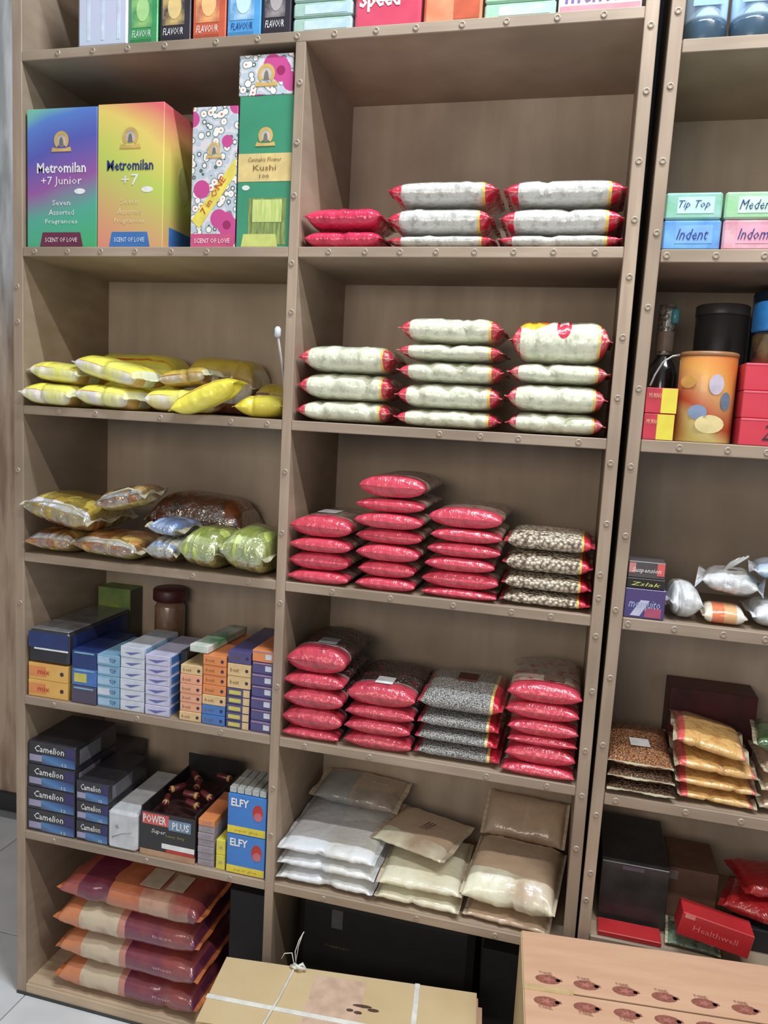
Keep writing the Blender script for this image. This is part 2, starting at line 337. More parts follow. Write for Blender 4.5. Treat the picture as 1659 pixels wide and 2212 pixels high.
def slab(x0, x1, y0, y1, z0, z1):
    v, f = boxg(x0, x1, y0, y1, z0, z1); return BVHTree.FromPolygons([Vector(p) for p in v], f)
def settle(o, others, step=.003, most=30, xr=None):
    """lift a packet clear of what it would cut into, or lower it until it rests"""
    if xr:
        xs = [(o.matrix_basis @ (c.matrix_basis @ v.co if c is not o else v.co)).x for c in [o] + [q for q in o.children if q.type == 'MESH'] for v in c.data.vertices]
        if min(xs) < xr[0]: o.location.x += xr[0] - min(xs)
        if max(xs) > xr[1]: o.location.x += xr[1] - max(xs)
    hit = lambda: any(bvh_of(o).overlap(t) for t in others)
    if hit():
        for _ in range(most):
            o.location.z += step
            if not hit(): break
    else:
        for _ in range(most):
            o.location.z -= step
            if hit(): o.location.z += step; break
    t = bvh_of(o); others.append(t); return t
def bay(x0, x1, zt): return [slab(x0 - .02, x1 + .02, -.008, DEP, zt - TH, zt), slab(x0 - .0275, x0, -.008, DEP, zt - .1, zt + .45), slab(x1, x1 + .0275, -.008, DEP, zt - .1, zt + .45), slab(x0, x1, DEP - .006, DEP, zt, zt + .4)]
def sticker(name, w_, h_, mat, parent, loc, rz=0, rx=0):
    v, f = boxg(-w_ / 2, w_ / 2, -h_ / 2, h_ / 2, 0, .0008)
    o = mesh_obj(name, v, f, mat, parent); o.location = loc; o.rotation_euler = (math.radians(rx), 0, math.radians(rz)); return o

# ================================================================ STRUCTURE
plaster = plain('worn_plaster', (206, 198, 186), .85, (150, 132, 112), 3.2, stretch=(3, 3, .9), bmp=.4, bscale=25)
floor_m = plain('grey_floor', (150, 150, 148), .45, (160, 160, 158), 2)
o = cuboid('floor', -2.4, 3.6, -3.4, 1.0, -.06, -.0042, floor_m); tag(o, kind='structure')
grout = plain('grout', (120, 118, 114), .8); tilem = plain('floor_tile', (222, 224, 226), .35, (208, 210, 212), 5)
tm = None
for i in range(10):
    for j in range(7):
        if tm is None:
            v, f = boxg(-.298, .298, -.298, .298, -.004, 0, .001); t = mesh_obj('tile', v, f, tilem, o); tm = t.data
        else: t = bpy.data.objects.new('tile', tm); C.objects.link(t); t.parent = o
        t.location = (-2.1 + .6 * i, -3.1 + .6 * j, 0)
def worn_wall():
    m, nt, b = nodes_of('worn_painted_wood'); tc = nt.nodes.new('ShaderNodeTexCoord'); sp = nt.nodes.new('ShaderNodeSeparateXYZ'); nt.links.new(tc.outputs['Object'], sp.inputs[0])
    _, raw = noise_fac(nt, 1, stretch=(14, 14, 2.2), detail=5)
    a = nt.nodes.new('ShaderNodeMath'); a.operation = 'MULTIPLY_ADD'; nt.links.new(raw, a.inputs[0]); a.inputs[1].default_value = 1.1; nt.links.new(sp.outputs[2], a.inputs[2])
    mr = nt.nodes.new('ShaderNodeMapRange'); mr.inputs[1].default_value = 2.45; mr.inputs[2].default_value = 2.75; nt.links.new(a.outputs[0], mr.inputs[0])
    f, _ = noise_fac(nt, 1, .4, .62, stretch=(20, 20, 3), detail=5)
    woodc = mix(nt, c3((206, 176, 150)), c3((160, 132, 110)), f); paint = mix(nt, c3((232, 232, 232)), c3((176, 176, 174)), f)
    nt.links.new(mix(nt, woodc, paint, mr.outputs[0]), b.inputs['Base Color']); b.inputs['Roughness'].default_value = .8; bump(nt, b, raw, .5, .01); return m
o = cuboid('wall_back', -2.4, 3.6, .868, 1.0, 0, 3.6, worn_wall()); tag(o, kind='structure')
o = cuboid('baseboard_back', -2.4, 3.6, .846, .868, .0005, .075, plain('dark_skirting', (58, 56, 56), .6)); tag(o, kind='structure')
# ================================================================ SHELVING
ST = dict(A=2.6375, B=2.1536, C=1.7409, D=1.3367, E=.9255, F=.5197, G=.036)      # top faces of the main unit's boards
TH = .023; DEP = .385
unit = empty('shelf_unit', (0, 0, 0), label='tall light wooden shelf unit with two columns of open bays and nail-studded edges', cat='shelf unit')
R = random.Random(4)
nail_mesh = None
def nail(parent, x, z, y=-.008):
    global nail_mesh
    if nail_mesh is None:
        n = 12; vs = []; fs = []; fm = []
        prof = [(.0068, 0), (.0066, .0022), (.0052, .0030), (.0036, .0016), (.0016, .0014)]
        for r, h in prof:
            for i in range(n): a = 2 * math.pi * i / n; vs.append((r * math.cos(a), -h, r * math.sin(a)))
        for k in range(len(prof) - 1):
            for i in range(n): j = (i + 1) % n; fs.append((k * n + i, k * n + j, (k + 1) * n + j, (k + 1) * n + i)); fm.append(1 if k >= 2 else 0)
        fs.append(tuple(range((len(prof) - 1) * n, len(prof) * n))); fm.append(0)
        o = mesh_obj('nail', vs, fs, [W_STRIP, METAL], parent, True, [1 - q if q else 1 for q in fm]); nail_mesh = o.data
    else:
        o = bpy.data.objects.new('nail', nail_mesh); C.objects.link(o); o.parent = parent
    o.location = (x, y, z); o.rotation_euler = (0, R.uniform(0, 6), 0); return o
def upright(x0, x1, z1, parent, nails, xn=None, nm='side_panel'):
    cuboid(nm, x0, x1, 0, DEP, 0, z1, W_PLY, parent)
    s = cuboid('edge_strip', x0 - .001, x1 + .001, -.008, 0, .001, z1, W_STRIPV, parent, .0015)
    for z in nails: nail(s, (x0 + x1) / 2 + R.uniform(-.003, .003), z)
    return s
HT = 3.06
upright(-.0275, 0, HT, unit, NAILS_POST['left'])
upright(.7486, .7714, ST['A'] - TH, unit, NAILS_POST['mid'], nm='divider_panel')
upright(1.5214, 1.5477, HT, unit, NAILS_POST['right'])
def board(x0, x1, zt, parent, nails, nm='shelf_board', m=W_PLY, th=TH, ms=None, y1=DEP):
    cuboid(nm, x0, x1, 0, y1, zt - th, zt, m, parent)
    s = cuboid('edge_strip', x0 + .0015, x1 - .0015, -.008, 0, zt - th - .001, zt, ms or W_STRIP, parent, .0015)
    for x in nails: nail(s, x, zt - th / 2)
board(0, 1.5214, ST['A'], unit, NAILS_MAIN['A'])
for k in 'BCDEF':
    board(0, .7486, ST[k], unit, [x for x in NAILS_MAIN[k] if x < .74])
    board(.7714, 1.5214, ST[k], unit, [x for x in NAILS_MAIN[k] if x > .78])
board(0, .7486, ST['G'], unit, [], 'base_board', W_FLOORB, .030, W_FLOORB)
board(.7714, 1.5214, ST['G'], unit, [], 'base_board', W_FLOORB, .030, W_FLOORB)
board(0, 1.5214, 3.06, unit, [], 'top_board')
cuboid('base_strip', -.0285, 1.5487, -.0105, -.0083, 0, .009, plain('dark_base_strip', (62, 64, 62), .6), unit)  # dark strip along the foot of the front
zs = [3.04] + [ST[k] for k in 'ABCDEFG']
for i in range(len(zs) - 1):
    hi = zs[i] - TH; lo = zs[i + 1]
    if i == 0: cuboid('back_panel', 0, 1.5214, DEP - .006, DEP, lo, hi, W_BACK, unit)
    else:
        cuboid('back_panel', 0, .7486, DEP - .006, DEP, lo, hi, W_BACK, unit)
        cuboid('back_panel', .7714, 1.5214, DEP - .006, DEP, lo, hi, W_BACK, unit)
# right-hand unit, leaning a little away at the top
SR = dict(A=2.568, B=2.148, C=1.7435, D=1.341, E=.920, F=.560)
unit2 = empty('shelf_unit', (1.5507, 0, 0), label='wooden shelf unit on the right, its left post leaning away from the first unit', cat='shelf unit')
XO = 1.5507; lean = math.atan(.022 / 2.6)
p = cuboid('side_panel', 0, .0255, 0, DEP, .001, HT, W_PLY, unit2); p.rotation_euler = (0, lean, 0)
s = cuboid('edge_strip', -.001, .0265, -.008, 0, .001, HT, W_STRIPV, unit2, .0015); s.rotation_euler = (0, lean, 0)
for z in NAILS_POST['runit']: nail(s, .013 + R.uniform(-.003, .003), z)
for k in 'ABCDEF':
    xs = .0265 + SR[k] * math.tan(lean)
    board(xs, .80, SR[k], unit2, [x - XO for x in NAILS_SIDE.get(k, []) if x - XO > xs + .01], th=.026)
board(.0265, .80, .036, unit2, [], 'base_board', W_FLOORB, .030, W_FLOORB); board(.055, .80, 3.0, unit2, [], 'top_board')
zs = [2.98] + [SR[k] for k in 'ABCDEF'] + [.036]
for i in range(len(zs) - 1):
    xs = .0265 + zs[i + 1] * math.tan(lean)
    cuboid('back_panel', xs, .80, DEP - .006, DEP, zs[i + 1], zs[i] - .026, W_BACK, unit2)
cuboid('side_panel', .80, .826, 0, DEP, 0, HT, W_PLY, unit2)
cuboid('gap_filler', -.03, .09, DEP + .003, DEP + .015, .001, HT, plain('gap_dark', (44, 50, 62), .8), unit2)  # strip added behind the units to keep the gap dark

# ================================================================ PACKETS IN STACKS
red = (205, 38, 62); dred = (150, 26, 46)
M_sugar = film('clear_sugar_film', 'u', [(0, (200, 40, 66)), (.10, (205, 205, 200)), (.875, (226, 205, 90)), (.90, (198, 36, 62))], speck=(60, (168, 168, 162)), rough=.3, bscale=30)
M_rice = film('clear_rice_film', 'u', [(0, (204, 56, 76)), (.085, (222, 224, 202)), (.88, (232, 200, 96)), (.91, (200, 54, 74))], speck=(60, (192, 198, 170)), rough=.3, bscale=22, bs=.8)
M_rice_top = film('printed_rice_film', 'u', [(0, (224, 226, 208)), (.2, (236, 196, 60)), (.34, (228, 228, 214)), (.42, (206, 40, 60)), (.46, (226, 226, 212)), (.58, (206, 40, 60)), (.62, (228, 228, 214)), (.9, (205, 36, 60))], speck=(50, (190, 196, 168)), bscale=18, bs=.9, wob=.2)
M_pink = film('pink_red_film', 'v', [(0, (214, 48, 86)), (.3, (226, 70, 80)), (.42, (214, 60, 96))], speck=(26, (178, 34, 70)), bs=.8)
M_red = film('red_film', 'u', [(0, (186, 176, 160)), (.78, (226, 206, 190)), (.82, (208, 68, 88))], speck=(45, (186, 54, 72)), bs=.8)
M_redb = film('red_film_dark_beans', 'u', [(0, (70, 58, 58)), (.76, (180, 176, 176)), (.80, (200, 66, 84))], speck=(45, (164, 50, 66)), bs=.8, grain=(170, (34, 26, 28), 'u', 0, .76))
M_pea = film('black_eyed_pea_film', 'u', [(0, (226, 214, 190)), (.88, (236, 200, 80)), (.905, (206, 34, 58))], bscale=60, bs=.7, grain=(115, (96, 76, 62), 'u', 0, .88))
M_grain = film('grey_grain_film', 'u', [(0, (190, 190, 186)), (.875, (226, 204, 120)), (.905, (198, 32, 56))], bscale=60, bs=.6, grain=(240, (96, 92, 92), 'u', 0, .87))
SEAL_RED = plain('red_seal', (200, 52, 72), .3, coat=.6)
SEAL_PINK = plain('pink_seal', (200, 46, 80), .3, coat=.6)
PAPER = plain('paper_label', (232, 236, 238), .6)
def col_bounds(rows, base):
    n = len(rows); zb = [base + .0004]
    for i in range(1, n): zb.append((rows[i - 1][3] + rows[i][2]) / 2)
    zb.append(rows[-1][3]); return zb
seedc = [10]
LIM = {}
for keys, lo_, hi_ in ((('pink', 'sugar_a', 'sugar_b'), .7745, 1.519), (('rice_a', 'rice_b', 'rice_c'), .7745, 1.519), (('red3_a', 'red3_b', 'red3_c', 'pea'), .7745, 1.519), (('red4_a', 'red4_b', 'grain', 'red4_c'), .7745, 1.519)):
    cut = [lo_] + [(max(q[1] for q in DATA[a]) + min(q[0] for q in DATA[b])) / 2 for a, b in zip(keys, keys[1:])] + [hi_]
    for i, k in enumerate(keys): LIM[k] = (cut[i] + .0012, cut[i + 1] - .0012)

def stack_x(key, base, name, mat, seal, label, cat, group, depth=.19, y0=-.004, crease=2, last=None, topmat=None, wr=.0028, bend=0, q=.42):
    rows = DATA[key]; zb = col_bounds(rows, base); n = len(rows); out = []
    for i, (x0, x1, _, _) in enumerate(rows):
        x0 = max(x0, LIM[key][0]); x1 = min(x1, LIM[key][1]); seedc[0] += 1; H = zb[i + 1] - zb[i] - .0008; L = x1 - x0 - .0175
        m = topmat if (topmat and i == n - 1) else mat
        yy = y0 + R.uniform(0, .008)
        o = pouch(name, L, depth, H, m, seedc[0], ((x0 + x1) / 2, yy + depth / 2, (zb[i] + zb[i + 1]) / 2), rz=R.uniform(-.4, .4), seal=seal, seal_w=.007,
                  nu=26, crease=crease, wr=wr, p=3.2, q=q, e=7, pinch=.6, bend=bend if i == n - 1 else 0)
        tag(o, '%s, %s' % (label, place_word(i, n)), cat, group); out.append(o)
    return out
def stack_y(key, base, name, mat, label, cat, group, depth=.25, seal=None, y0=-.008, topmat=None, lab=None, wr=.0026, q=.52):
    rows = DATA[key]; zb = col_bounds(rows, base); n = len(rows); out = []
    for i, (x0, x1, _, _) in enumerate(rows):
        x0 = max(x0, LIM[key][0]); x1 = min(x1, LIM[key][1]); seedc[0] += 1; H = zb[i + 1] - zb[i] - .0006; Wd = x1 - x0 - .004
        m = topmat if (topmat and i == n - 1) else mat
        o = pouch(name, depth, Wd, H, m, seedc[0], ((x0 + x1) / 2, y0 + depth / 2 + R.uniform(0, .01), (zb[i] + zb[i + 1]) / 2), rz=-90 + R.uniform(-.8, .8),
                  seal=None, nu=24, nr=28, wr=wr, p=2.6, q=q, e=16, pinch=.40)
        if seal:                                # folded red gusset strip along the front
            zf = 0
        tag(o, '%s, %s' % (label, place_word(i, n)), cat, group); out.append(o)
    return out
g = 'clear sugar packets with red ends'
stack_x('pink', ST['B'], 'spice_packet', M_pink, SEAL_PINK, 'glossy pinkish red packet beside the divider', 'packet', 'pink red packets', depth=.16, crease=1)
stack_x('sugar_a', ST['B'], 'sugar_packet', M_sugar, SEAL_RED, 'grey white red-ended packet stacked beside the pinkish packets', 'packet', g, crease=1, wr=.0018)
stack_x('sugar_b', ST['B'], 'sugar_packet', M_sugar, SEAL_RED, 'grey white red-ended packet stacked against the right post', 'packet', g, crease=1, wr=.0018)
g = 'rice packets with red ends'
stack_x('rice_a', ST['C'], 'rice_packet', M_rice, SEAL_RED, 'pale red-ended rice packet in the left stack of three', 'packet', g, crease=3, wr=.0035)
stack_x('rice_b', ST['C'], 'rice_packet', M_rice, SEAL_RED, 'pale red-ended rice packet in the middle stack of five', 'packet', g, crease=3, wr=.0035)
stack_x('rice_c', ST['C'], 'rice_packet', M_rice, SEAL_RED, 'pale red-ended rice packet in the right stack of four', 'packet', g, crease=3, wr=.0035, topmat=None)
def ovals(name, base, marks):
    """base film with printed ovals (u, h, radius u, radius h, colour) on the front of the packet"""
    m = base.copy(); m.name = name; nt = m.node_tree; b = nt.nodes['Principled BSDF']; col = b.inputs['Base Color'].links[0].from_socket
    U = uvch(nt, 'u'); Hh = uvch(nt, 'h'); Vv = uvch(nt, 'v')
    def mth(op, a, c):
        n = nt.nodes.new('ShaderNodeMath'); n.operation = op
        for k_, q_ in ((0, a), (1, c)):
            if hasattr(q_, 'is_linked') or hasattr(q_, 'links'): nt.links.new(q_, n.inputs[k_])
            else: n.inputs[k_].default_value = q_
        return n.outputs[0]
    front = mth('LESS_THAN', Vv, .5)
    for cu, ch, ru, rh, c_ in marks:
        a = mth('DIVIDE', mth('SUBTRACT', U, cu), ru); d = mth('DIVIDE', mth('SUBTRACT', Hh, ch), rh)
        inside = mth('MULTIPLY', mth('LESS_THAN', mth('ADD', mth('MULTIPLY', a, a), mth('MULTIPLY', d, d)), 1.0), front)
        col = mix(nt, col, c3(c_), inside)
    nt.links.new(col, b.inputs['Base Color']); return m
M_rt = ovals('printed_rice_front', M_rice, [(.22, 1.02, .17, .26, (236, 190, 60)), (.33, 1.03, .08, .16, (200, 110, 56)), (.53, .86, .075, .30, (206, 46, 70)), (.53, .88, .045, .2, (226, 206, 204)), (.53, .80, .05, .10, (206, 46, 70))])
rt = [o for o in bpy.data.objects if o.get('label', '').startswith('pale red-ended rice packet in the right stack of four, top')][0]
rt.data.materials[0] = M_rt; rt['label'] = 'bulging rice packet with red oval emblem and yellow print, top of the right stack'
g = 'red packets on the fourth shelf'
t3 = []
t3 += stack_y('red3_a', ST['D'], 'bean_packet', M_red, 'red packet in the four-high stack beside the divider', 'packet', g)[-1:]
t3 += stack_y('red3_b', ST['D'], 'bean_packet', M_red, 'red packet in the tallest red stack, seven high', 'packet', g)[-1:]
t3 += stack_y('red3_c', ST['D'], 'bean_packet', M_red, 'red packet in the six-high stack beside the pea packets', 'packet', g)[-1:]
stack_x('pea', ST['D'], 'pea_packet', M_pea, SEAL_RED, 'clear packet of black eyed peas with red right end', 'packet', 'black eyed pea packets', crease=1, depth=.2, wr=.0018)
g = 'red packets on the fifth shelf'
t4 = stack_y('red4_a', ST['E'], 'bean_packet', M_redb, 'red fronted packet in the five-high stack beside the divider', 'packet', g, topmat=M_redb)
t4b = stack_y('red4_b', ST['E'], 'bean_packet', M_redb, 'red fronted packet in the four-high stack topped by a white label', 'packet', g)
t4g = stack_x('grain', ST['E'], 'grain_packet', M_grain, SEAL_RED, 'grey grain packet with red right end', 'packet', 'grey grain packets', depth=.24, crease=0, wr=.0016)
t4c = stack_y('red4_c', ST['E'], 'bean_packet', M_red, 'bright red packet in the six-high stack against the right post', 'packet', g)
def on_top(o, w_, h_, lx, ly, mat=PAPER, name='price_label', rz=0, rx=0, dz=.001, lz=None):
    z = lz if lz is not None else max(v.co.z for v in o.data.vertices)
    return sticker(name, w_, h_, mat, o, (lx, ly, z + dz), rz, rx)
for o in t3[:1]: on_top(o, .06, .05, .02, -.01)
on_top(t4[-1], .05, .05, .045, .01, plain('faded_label', (150, 154, 158), .6))
on_top(t4b[-1], .05, .045, .07, 0)
on_top(t4c[-1], .035, .05, .06, .02, plain('brown_label', (120, 96, 78), .6))
on_top(t4g[-1], .05, .06, -.0, .01, plain('brown_red_label', (110, 62, 54), .6))
# ================================================================ FLOUR
M_white = film('white_flour_film', 'u', [(0, (222, 226, 232)), (.5, (232, 234, 234))], bscale=14, bs=.7, rough=.35, speck=(6, (206, 206, 198)))
M_cream = film('cream_flour_film', 'u', [(0, (226, 222, 196)), (.5, (232, 230, 206))], bscale=14, bs=.7, rough=.4, speck=(6, (206, 196, 168)))
M_beige = film('beige_flour_film', 'u', [(0, (196, 170, 146)), (.5, (204, 178, 152))], bscale=12, bs=.7, rough=.45, speck=(5, (176, 148, 122)))
M_beigecream = film('shaded_top_flour_film', 'v', [(0, (236, 234, 208)), (.14, (232, 230, 206)), (.24, (198, 172, 146))], bscale=10, bs=.9, rough=.4, speck=(6, (190, 164, 138)), wob=.16)  # cream front turning beige behind: shade on the top is painted in
M_silver = film('silver_flour_film', 'u', [(0, (150, 152, 152)), (.45, (186, 166, 146))], bscale=12, bs=.9, rough=.35, speck=(7, (130, 126, 120)), wob=.2)
WSEAL = plain('white_seal', (214, 218, 224), .4, coat=.3); BSEAL = plain('beige_seal', (206, 190, 166), .45, coat=.3)
SCR = plain('grey_print', (118, 104, 96), .6)
g = 'bags of flour'
heap = bay(.7714, 1.5214, ST['F']); fb = ST['F']
def flour(i, L, D, H, m, x, y, z, rz, rx, seal, sw, cr, p, q, e, wr, lb):
    o = pouch('flour_bag', L, D, H, m, 300 + i, (x, y, z), rz=rz, rx=rx, seal=seal, seal_w=sw, crease=cr, p=p, q=q, e=e, wr=wr, nu=30, nr=32)
    settle(o, heap, .002, 40, (.774, 1.519)); return tag(o, lb, 'flour bag', g)
for i in range(3):
    flour(i, .250, .30, .040, M_white, .909 + (0, .003, 0)[i], .148, fb + .022 + .041 * i, (0, -.5, .5)[i], 0, WSEAL, .008, 2, 3.5, .45, 6, .003, 'white plastic flour bag in the left stack of the floury shelf, ' + place_word(i, 3))
for i in range(2):
    flour(20 + i, .205, .25, .042, M_cream, 1.158, .122, fb + .022 + .043 * i, (-1, 1)[i], 0, BSEAL, .008, 1, 3.2, .45, 6, .003, 'cream flour bag between the white stack and the largest bag, ' + place_word(i, 2))
flour(40, .20, .20, .028, M_beige, 1.388, .105, fb + .016, -4, 0, BSEAL, .008, 1, 3, .5, 6, .003, 'flat beige flour bag lying under the big cream fronted bag')
flour(41, .225, .24, .105, M_beigecream, 1.392, .12, fb + .085, -5, 6, BSEAL, .006, 2, 2.6, .55, 7, .005, 'large flour bag with cream front and creased shade-painted beige top next to the right post')
o = flour(30, .20, .19, .046, M_beigecream, 1.135, .155, fb + .115, -16, 3, BSEAL, .012, 0, 2.4, .7, 4, .004, 'slumped flour bag with cream front and shade-painted beige top lying askew on the cream pair')
for k in range(3): tube('print_stroke', [(.0 + k * .009, -.02, .0235), (.012 + k * .009, .018, .0235)], .0012, SCR, o)
o = flour(10, .24, .15, .060, M_silver, .925, .275, fb + .165, -4, 6, BSEAL, .014, 0, 2.6, .6, 4, .004, 'silvery grey and beige flour bag lying at the back on the white stack')
text('flour', .06, .0, .05, .012, WSEAL, o, 'top', (0, 0, .0305))
o = flour(42, .215, .13, .060, M_beige, 1.40, .285, fb + .17, -4, 38, BSEAL, .008, 0, 2.8, .6, 7, .004, 'beige flour bag leaning against the back panel behind the largest bag')
# ================================================================ YELLOW BAGS
yl = (246, 234, 84)
M_yel = film('yellow_film', 'u', [(0, (232, 236, 206)), (.04, yl), (.95, (236, 240, 214))], bscale=16, bs=.7, rough=.35,
             bands=('h', [(0, (206, 150, 84)), (.12, (222, 218, 230)), (.66, (190, 70, 60)), (.69, yl)], .001, .72), speck=(6, (238, 236, 120)))
M_yel2 = film('plain_yellow_film', 'u', [(0, yl), (.5, (244, 230, 70))], bscale=14, bs=.7, rough=.35,
              bands=('h', [(0, yl), (.86, (214, 96, 40)), (.9, yl)], .84, .90), speck=(6, (232, 222, 90)))
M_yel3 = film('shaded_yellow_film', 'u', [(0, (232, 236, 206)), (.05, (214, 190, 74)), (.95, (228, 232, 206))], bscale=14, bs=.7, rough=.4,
              bands=('h', [(0, (150, 90, 60)), (.2, (208, 206, 200)), (.6, (150, 74, 50)), (.66, (206, 178, 84))], .001, .68), speck=(7, (178, 146, 70)))  # yellow film with the heap's shade painted into its colour
YSEAL = plain('pale_yellow_seal', (236, 238, 206), .35, coat=.4); YS2 = plain('yellow_seal', (226, 214, 50), .35, coat=.4)
g = 'yellow bags in a loose heap'
b0 = ST['C']; heap = bay(0, .7486, b0)
yb = [  # x0, x1, y0, depth, z, height, rz, ry, material, label, profile q
 (.003, .160, -.030, .20, .034, .062, 0, 2, M_yel, 'yellow bag with white lower band by the left post, front row'),
 (.163, .330, -.022, .20, .034, .062, -2, 3, M_yel, 'yellow bag with white lower band, second from the left in the front row'),
 (.334, .500, .030, .18, .034, .064, 1, 0, M_yel, 'yellow bag with white lower band, third from the left in the front row'),
 (.594, .736, .030, .13, .031, .060, 0, -3, M_yel2, 'plain yellow bag lying flat against the divider'),
 (.450, .645, -.046, .072, .060, .058, 3, -24, M_yel2, 'plain yellow bag lying tilted with its lower end over the shelf edge'),
 (.006, .166, .000, .17, .100, .056, 0, 4, M_yel, 'yellow bag with white lower band resting on the front row by the left side'),
 (.150, .355, -.010, .16, .110, .060, -5, 11, M_yel, 'yellow bag sloping down to the right with bright yellow round end'),
 (.366, .510, .040, .15, .100, .048, 4, -8, M_yel3, 'shade-painted yellow bag with white edge in the middle of the heap'),
 (.030, .330, .215, .155, .085, .165, 0, 0, M_yel2, 'wide bulging yellow bag at the back left of the heap'),
 (.338, .570, .225, .145, .085, .160, 0, 2, M_yel3, 'shade-painted yellow bag lying across the back of the heap'),
 (.575, .735, .190, .180, .045, .090, 0, 5, M_yel3, 'shade-painted yellow bag at the back right of the heap'),
]
for i, (x0, x1, y0, D, z, H, rz, ry, m, lb) in enumerate(yb):
    sl = m if False else (YSEAL if m != M_yel2 else YS2)
    o = pouch('yellow_bag', (x1 - x0) - .016, D, H, m, 400 + i, ((x0 + x1) / 2, y0 + D / 2, b0 + z), rz=rz, ry=ry, seal=sl, seal_w=.008, crease=1 if i != 4 else 0, p=3.6, q=.40 if i not in (3, 4) else .6, e=7 if i not in (3, 4) else 3, wr=.003, nu=28, nr=30)
    settle(o, heap, .002, 40, (.002, .7385)); tag(o, lb, 'bag', g)
M_black = plain('black_plastic', (36, 34, 36), .4, coat=.3)
o = tube('cable', [(.7432, .022, b0 + .0045), (.7432, .018, b0 + .05), (.742, .006, b0 + .11), (.737, -.006, b0 + .16), (.732, -.014, b0 + .20)], .0035, plain('grey_cable', (176, 170, 170), .4, coat=.3))
tag(o, 'thin grey cable standing up along the divider beside the yellow bags', 'cable')
s = lathe('cable_tip', [(.004, 0), (.008, .004), (.008, .020), (.004, .026)], plain('pale_tip', (214, 222, 232), .4), o, 12); s.location = (.731, -.014, b0 + .198)
# ================================================================ SNACK BAGS (third bay)
def clearfilm():
    if 'clear_film' in MATS: return MATS['clear_film']
    m = bpy.data.materials.new('clear_film'); m.use_nodes = True; nt = m.node_tree; nt.nodes.clear()
    out = nt.nodes.new('ShaderNodeOutputMaterial'); t = nt.nodes.new('ShaderNodeBsdfTransparent'); gl = nt.nodes.new('ShaderNodeBsdfGlossy'); gl.inputs['Roughness'].default_value = .16
    gl.inputs['Color'].default_value = (.9, .9, .85, 1)
    _, raw = noise_fac(nt, 40); bp = nt.nodes.new('ShaderNodeBump'); bp.inputs['Strength'].default_value = 1; bp.inputs['Distance'].default_value = .01
    nt.links.new(raw, bp.inputs['Height']); nt.links.new(bp.outputs[0], gl.inputs['Normal'])
    mx = nt.nodes.new('ShaderNodeMixShader'); mx.inputs[0].default_value = .34
    nt.links.new(t.outputs[0], mx.inputs[1]); nt.links.new(gl.outputs[0], mx.inputs[2]); nt.links.new(mx.outputs[0], out.inputs[0])
    MATS['clear_film'] = m; return m
CF = clearfilm()
def snack_mat(nm, a, b_, band, spk):
    return film(nm, 'u', [(0, (196, 184, 120)), (.06, a), (.94, (200, 190, 130))], bscale=26, bs=1.0, rough=.3,
                bands=('h', [(0, b_), (.30, a), (.66, band), (.84, a)], .001, .999), speck=(22, spk), wob=.1)
K1 = snack_mat('golden_snack', (176, 146, 62), (150, 84, 34), (222, 224, 232), (206, 188, 92))
K2 = snack_mat('brown_snack', (166, 104, 50), (190, 176, 90), (224, 226, 228), (206, 176, 100))
K3 = snack_mat('blue_white_snack', (176, 176, 166), (130, 96, 62), (160, 186, 226), (206, 206, 196))
K4 = snack_mat('green_snack', (170, 186, 92), (166, 150, 78), (206, 220, 150), (196, 204, 130))
K6 = snack_mat('brown_snack_askew', (150, 96, 54), (196, 180, 110), (186, 196, 206), (196, 168, 108))
K3B = snack_mat('blue_snack', (150, 176, 220), (206, 208, 212), (186, 206, 240), (120, 150, 206))
K5 = snack_mat('dark_brown_snack', (128, 70, 36), (110, 58, 30), (150, 84, 44), (96, 54, 30))
CS = plain('crinkled_clear_seal', (196, 190, 160), .2, coat=.8)
b0 = ST['D']; g = 'clear wrapped snack bags in a loose heap'; heap = bay(0, .7486, b0)
sb = [
 (.004, .160, -.016, .22, .036, .066, 0, 0, K2, 'brown snack bag underneath the golden one by the left side'),
 (.163, .368, -.026, .18, .038, .068, -3, 2, K2, 'brown snack bag with white band, lowest at the front edge'),
 (.371, .470, -.018, .16, .036, .064, 2, 3, K3, 'small clear silver snack bag under the blue and white one'),
 (.473, .600, -.020, .20, .058, .106, -4, 5, K4, 'light green snack bag bulging in the middle right of the heap'),
 (.604, .7455, -.030, .20, .064, .118, -5, 7, K4, 'light green and red snack bag against the divider'),
 (.003, .230, -.034, .22, .110, .088, -4, 8, K1, 'golden clear snack bag with white band hanging over the left post'),
 (.215, .365, -.016, .16, .120, .060, 6, -14, K6, 'brown snack bag lying askew with diagonal clear edge'),
 (.374, .468, -.006, .15, .090, .046, -2, 5, K3B, 'small blue and white snack bag on top between brown and green bags'),
 (.240, .560, .205, .165, .090, .165, 0, 2, K5, 'dark brown snack bag lying across the back of the heap'),
 (.570, .735, .215, .155, .045, .080, 0, 0, K5, 'dark brown snack bag at the back right behind the green ones'),
]
for i, (x0, x1, y0, D, z, H, rz, ry, m, lb) in enumerate(sb):
    L = x1 - x0 - .020
    o = pouch('snack_bag', L, D, H, m, 500 + i, ((x0 + x1) / 2, y0 + D / 2, b0 + z), rz=rz, ry=ry, seal=CS, seal_w=.010, seal_curl=.9, crease=3, p=2.8, q=.5, e=5, wr=.006, nu=30, nr=32)
    V, F, UV = pouch_geo(L * 1.02, D * 1.02, H * 1.04, 700 + i, 22, 22, 2.6, .52, 4, wr=.007)
    mesh_obj('clear_wrapper', V, F, CF, o, True); settle(o, heap, .002, 40, (.002, .7466)); tag(o, lb, 'snack bag', g)
    if i in (1, 5, 6):                         # the rolled clear edge of the wrapper
        tube('rolled_edge', [(-L * .46, -D * .50, H * .1), (-L * .1, -D * .54, H * .34), (L * .3, -D * .53, H * .42), (L * .47, -D * .48, H * .2)], .0028, CS, o)
